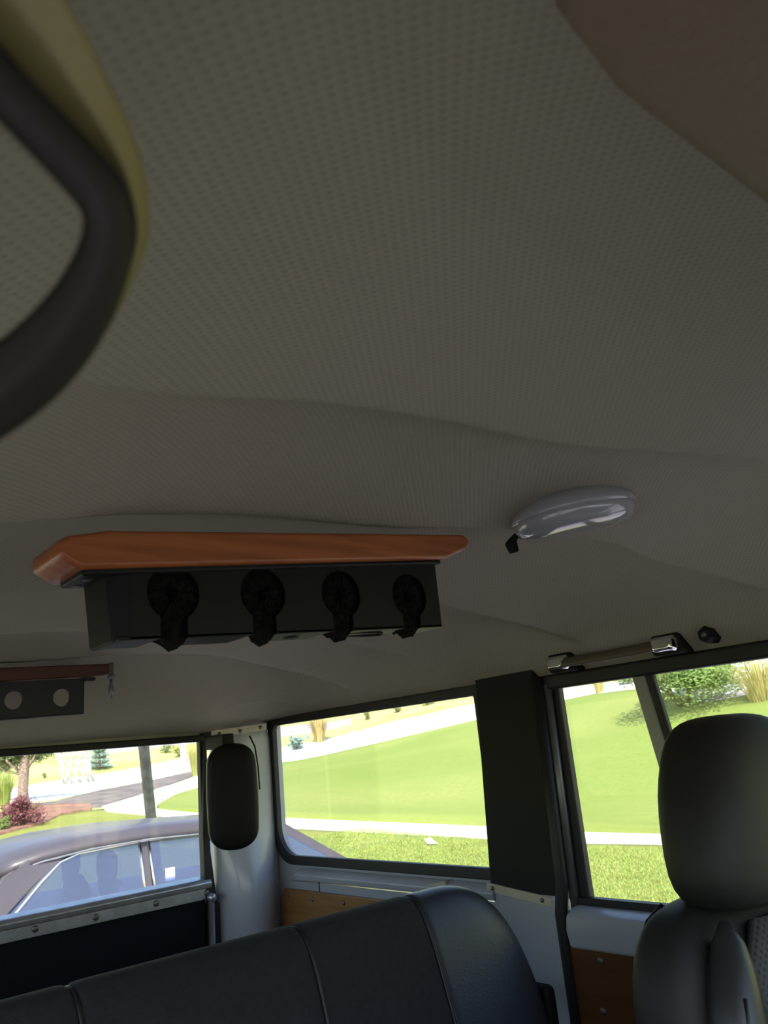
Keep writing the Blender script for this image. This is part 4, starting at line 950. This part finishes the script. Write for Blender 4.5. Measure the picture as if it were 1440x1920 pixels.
for s in (-1, 1):
    dripp = [(x, YC + s * hw * 1.04, z - .075) for x, z, hw in RS[1:]]
    obj('drip_moulding', B().tube(dripp, .010, 6), MT['alum'], sd, smooth=True)
    # pillars: rear quarter, centre post, windscreen post
    cp = [pn(1.34, .94, s), pn(1.56, 1.13, s), (1.67, YC + s * .66, 1.26), (1.80, YC + s * .69, 1.34), pn(2.05, 1.325, s), pn(1.83, 1.18, s), pn(1.58, .97, s), pn(1.52, .93, s)]
    obj('rear_pillar', B().prism(cp, (0, -s * .035, 0)), MT['paint'], sd, bevel=.01)
    obj('centre_post', B().prism([pn(2.53, .92, s), pn(2.585, .92, s), pn(2.595, 1.35, s), pn(2.545, 1.35, s)], (0, -s * .04, 0)), MT['paint'], sd, bevel=.006)
    obj('post_trim', B().tube([pn(2.522, .93, s) + Vector((0, s * .006, 0)), pn(2.538, 1.335, s) + Vector((0, s * .006, 0))], .009, 6), MT['chrome'], sd, smooth=True)
    obj('post_trim', B().tube([pn(2.594, .93, s) + Vector((0, s * .006, 0)), pn(2.602, 1.335, s) + Vector((0, s * .006, 0))], .009, 6), MT['chrome'], sd, smooth=True)
    obj('window_trim', B().tube([pn(1.60, .945, s), pn(1.72, 1.05, s), pn(1.87, 1.19, s), pn(2.0, 1.295, s), pn(2.12, 1.33, s), pn(2.5, 1.345, s), pn(3.1, 1.345, s), pn(3.52, 1.335, s)], .010, 6), MT['chrome'], sd, smooth=True)
    obj('windscreen_post', B().prism([pn(4.17, .92, s), pn(4.28, .92, s), pn(3.68, 1.335, s), pn(3.52, 1.35, s)], (0, -s * .04, 0)), MT['paint'], sd, bevel=.008)
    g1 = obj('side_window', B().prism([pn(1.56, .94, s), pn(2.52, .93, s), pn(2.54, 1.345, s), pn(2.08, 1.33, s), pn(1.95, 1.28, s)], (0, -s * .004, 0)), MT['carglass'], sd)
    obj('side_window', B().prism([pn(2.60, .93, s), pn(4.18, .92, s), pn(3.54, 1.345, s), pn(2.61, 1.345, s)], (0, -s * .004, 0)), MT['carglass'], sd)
    obj('belt_moulding', B().tube([(x, YC + s * .842 * (1 if x < 3.8 else .985), z) for x, z in [(.6, .70), (1.4, .71), (2.6, .70), (3.9, .69), (4.9, .66)]], .012, 6), MT['rubber'], sd, smooth=True)
    for wx in (1.18, 4.42):
        wc = (wx, YC + s * .78, .30)
        wh = obj('wheel', B().lathe([(.12, -.10), (.27, -.10), (.305, -.07), (.31, 0), (.305, .07), (.27, .075), (.19, .07)], wc, (0, s, 0), 28), MT['tyre'], sd, smooth=True)
        obj('hubcap', B().lathe([(.19, .06), (.185, .072), (.10, .062), (.05, .075), (0, .078)], wc, (0, s, 0), 24), MT['alum'], wh, smooth=True)
        obj('wheel_arch', B().lathe([(.335, -.12), (.345, .063), (.36, .067), (.36, -.12)], wc, (0, s, 0), 28), MT['trimblk'], sd, smooth=True)
rw = [(1.22, .955, .66), (1.72, 1.345, .60)]
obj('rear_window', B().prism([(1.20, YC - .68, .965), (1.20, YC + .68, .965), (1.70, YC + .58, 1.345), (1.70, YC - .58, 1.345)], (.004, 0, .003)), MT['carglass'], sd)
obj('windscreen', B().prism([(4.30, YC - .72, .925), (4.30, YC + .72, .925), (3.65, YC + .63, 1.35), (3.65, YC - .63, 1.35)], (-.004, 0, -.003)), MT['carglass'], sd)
cab = B(); cab.bx((1.35, YC - .72, .50), (3.9, YC + .72, .60)); obj('cabin_floor', cab, MT['carfloor'], sd)
obj('parcel_shelf', B().bx((1.15, YC - .70, .90), (1.62, YC + .70, .945)), MT['carfloor'], sd)
obj('dashboard', B().bx((3.75, YC - .72, .70), (4.22, YC + .72, .90)), MT['carfloor'], sd, bevel=.04)
def sback(x, y, w, z0, z1, nm):
    o = obj(nm, B().rings([sell(x + dx_, y, w * k1, .07 * k1, z, 3, 24) for z, k1, dx_ in [(z0, 1, .10), (lerp(z0, z1, .5), 1, .04), (z1 - .06, .97, .0), (z1 - .015, .85, -.01), (z1, .5, -.012)]]), MT['carseat'], sd, smooth=True); return o
obj('rear_bench', B().rings([[Vector((x, YC + a * .66, z)) for x, z in [(1.60, .60), (1.75, .60), (1.66, .98), (1.60, 1.02), (1.54, 1.0)]] for a in (-1, -.5, 0, .5, 1)]), MT['carseat'], sd, bevel=.03)
for y in (YC - .36, YC + .36):
    hh = sell
    obj('rear_headrest', B().rings([sell(1.60, y, .055 * k1, .15 * k1, z, 2.8, 24) for z, k1 in [(1.0, .8), (1.03, .95), (1.08, 1), (1.14, .95), (1.175, .75), (1.185, .4)]]), MT['carseat'], sd, smooth=True)
    obj('front_backrest', B().rings([[Vector((lerp(2.62, 2.45, t) + .055 * c_ * k1, y + .24 * s2 * k1, lerp(.6, 1.10, t))) for c_, s2 in [(math.cos(a * .5236), math.sin(a * .5236)) for a in range(12)]] for t, k1 in [(0, 1), (.5, 1), (.85, .95), (.96, .8), (1, .5)]]), MT['carseat'], sd, smooth=True)
    obj('front_headrest', B().rings([sell(2.44, y, .05 * k1, .13 * k1, z, 2.8, 24) for z, k1 in [(1.10, .8), (1.13, .95), (1.19, 1), (1.25, .95), (1.28, .7), (1.29, .35)]]), MT['carseat'], sd, smooth=True)
obj('window_sticker', B().box(pn(2.72, 1.10, -1) + Vector((0, -.003, 0)), (.07, .004, .085)), MT['sticker'], sd, bevel=.002)
obj('rear_bumper', B().bx((.36, YC - .80, .40), (.50, YC + .80, .55)), MT['trimblk'], sd, bevel=.03)
obj('front_bumper', B().bx((5.29, YC - .78, .38), (5.45, YC + .78, .54)), MT['trimblk'], sd, bevel=.03)
for s in (-1, 1):
    obj('tail_lamp', B().bx((.425, YC + s * .52 - .16, .66), (.47, YC + s * .52 + .16, .80)), MT['barberry'], sd, bevel=.02)
    obj('head_lamp', B().bx((5.31, YC + s * .54 - .13, .58), (5.365, YC + s * .54 + .13, .70)), MT['chrome'], sd, bevel=.02)

sd.location.x -= .10; sd.scale = (1, 1, .952)
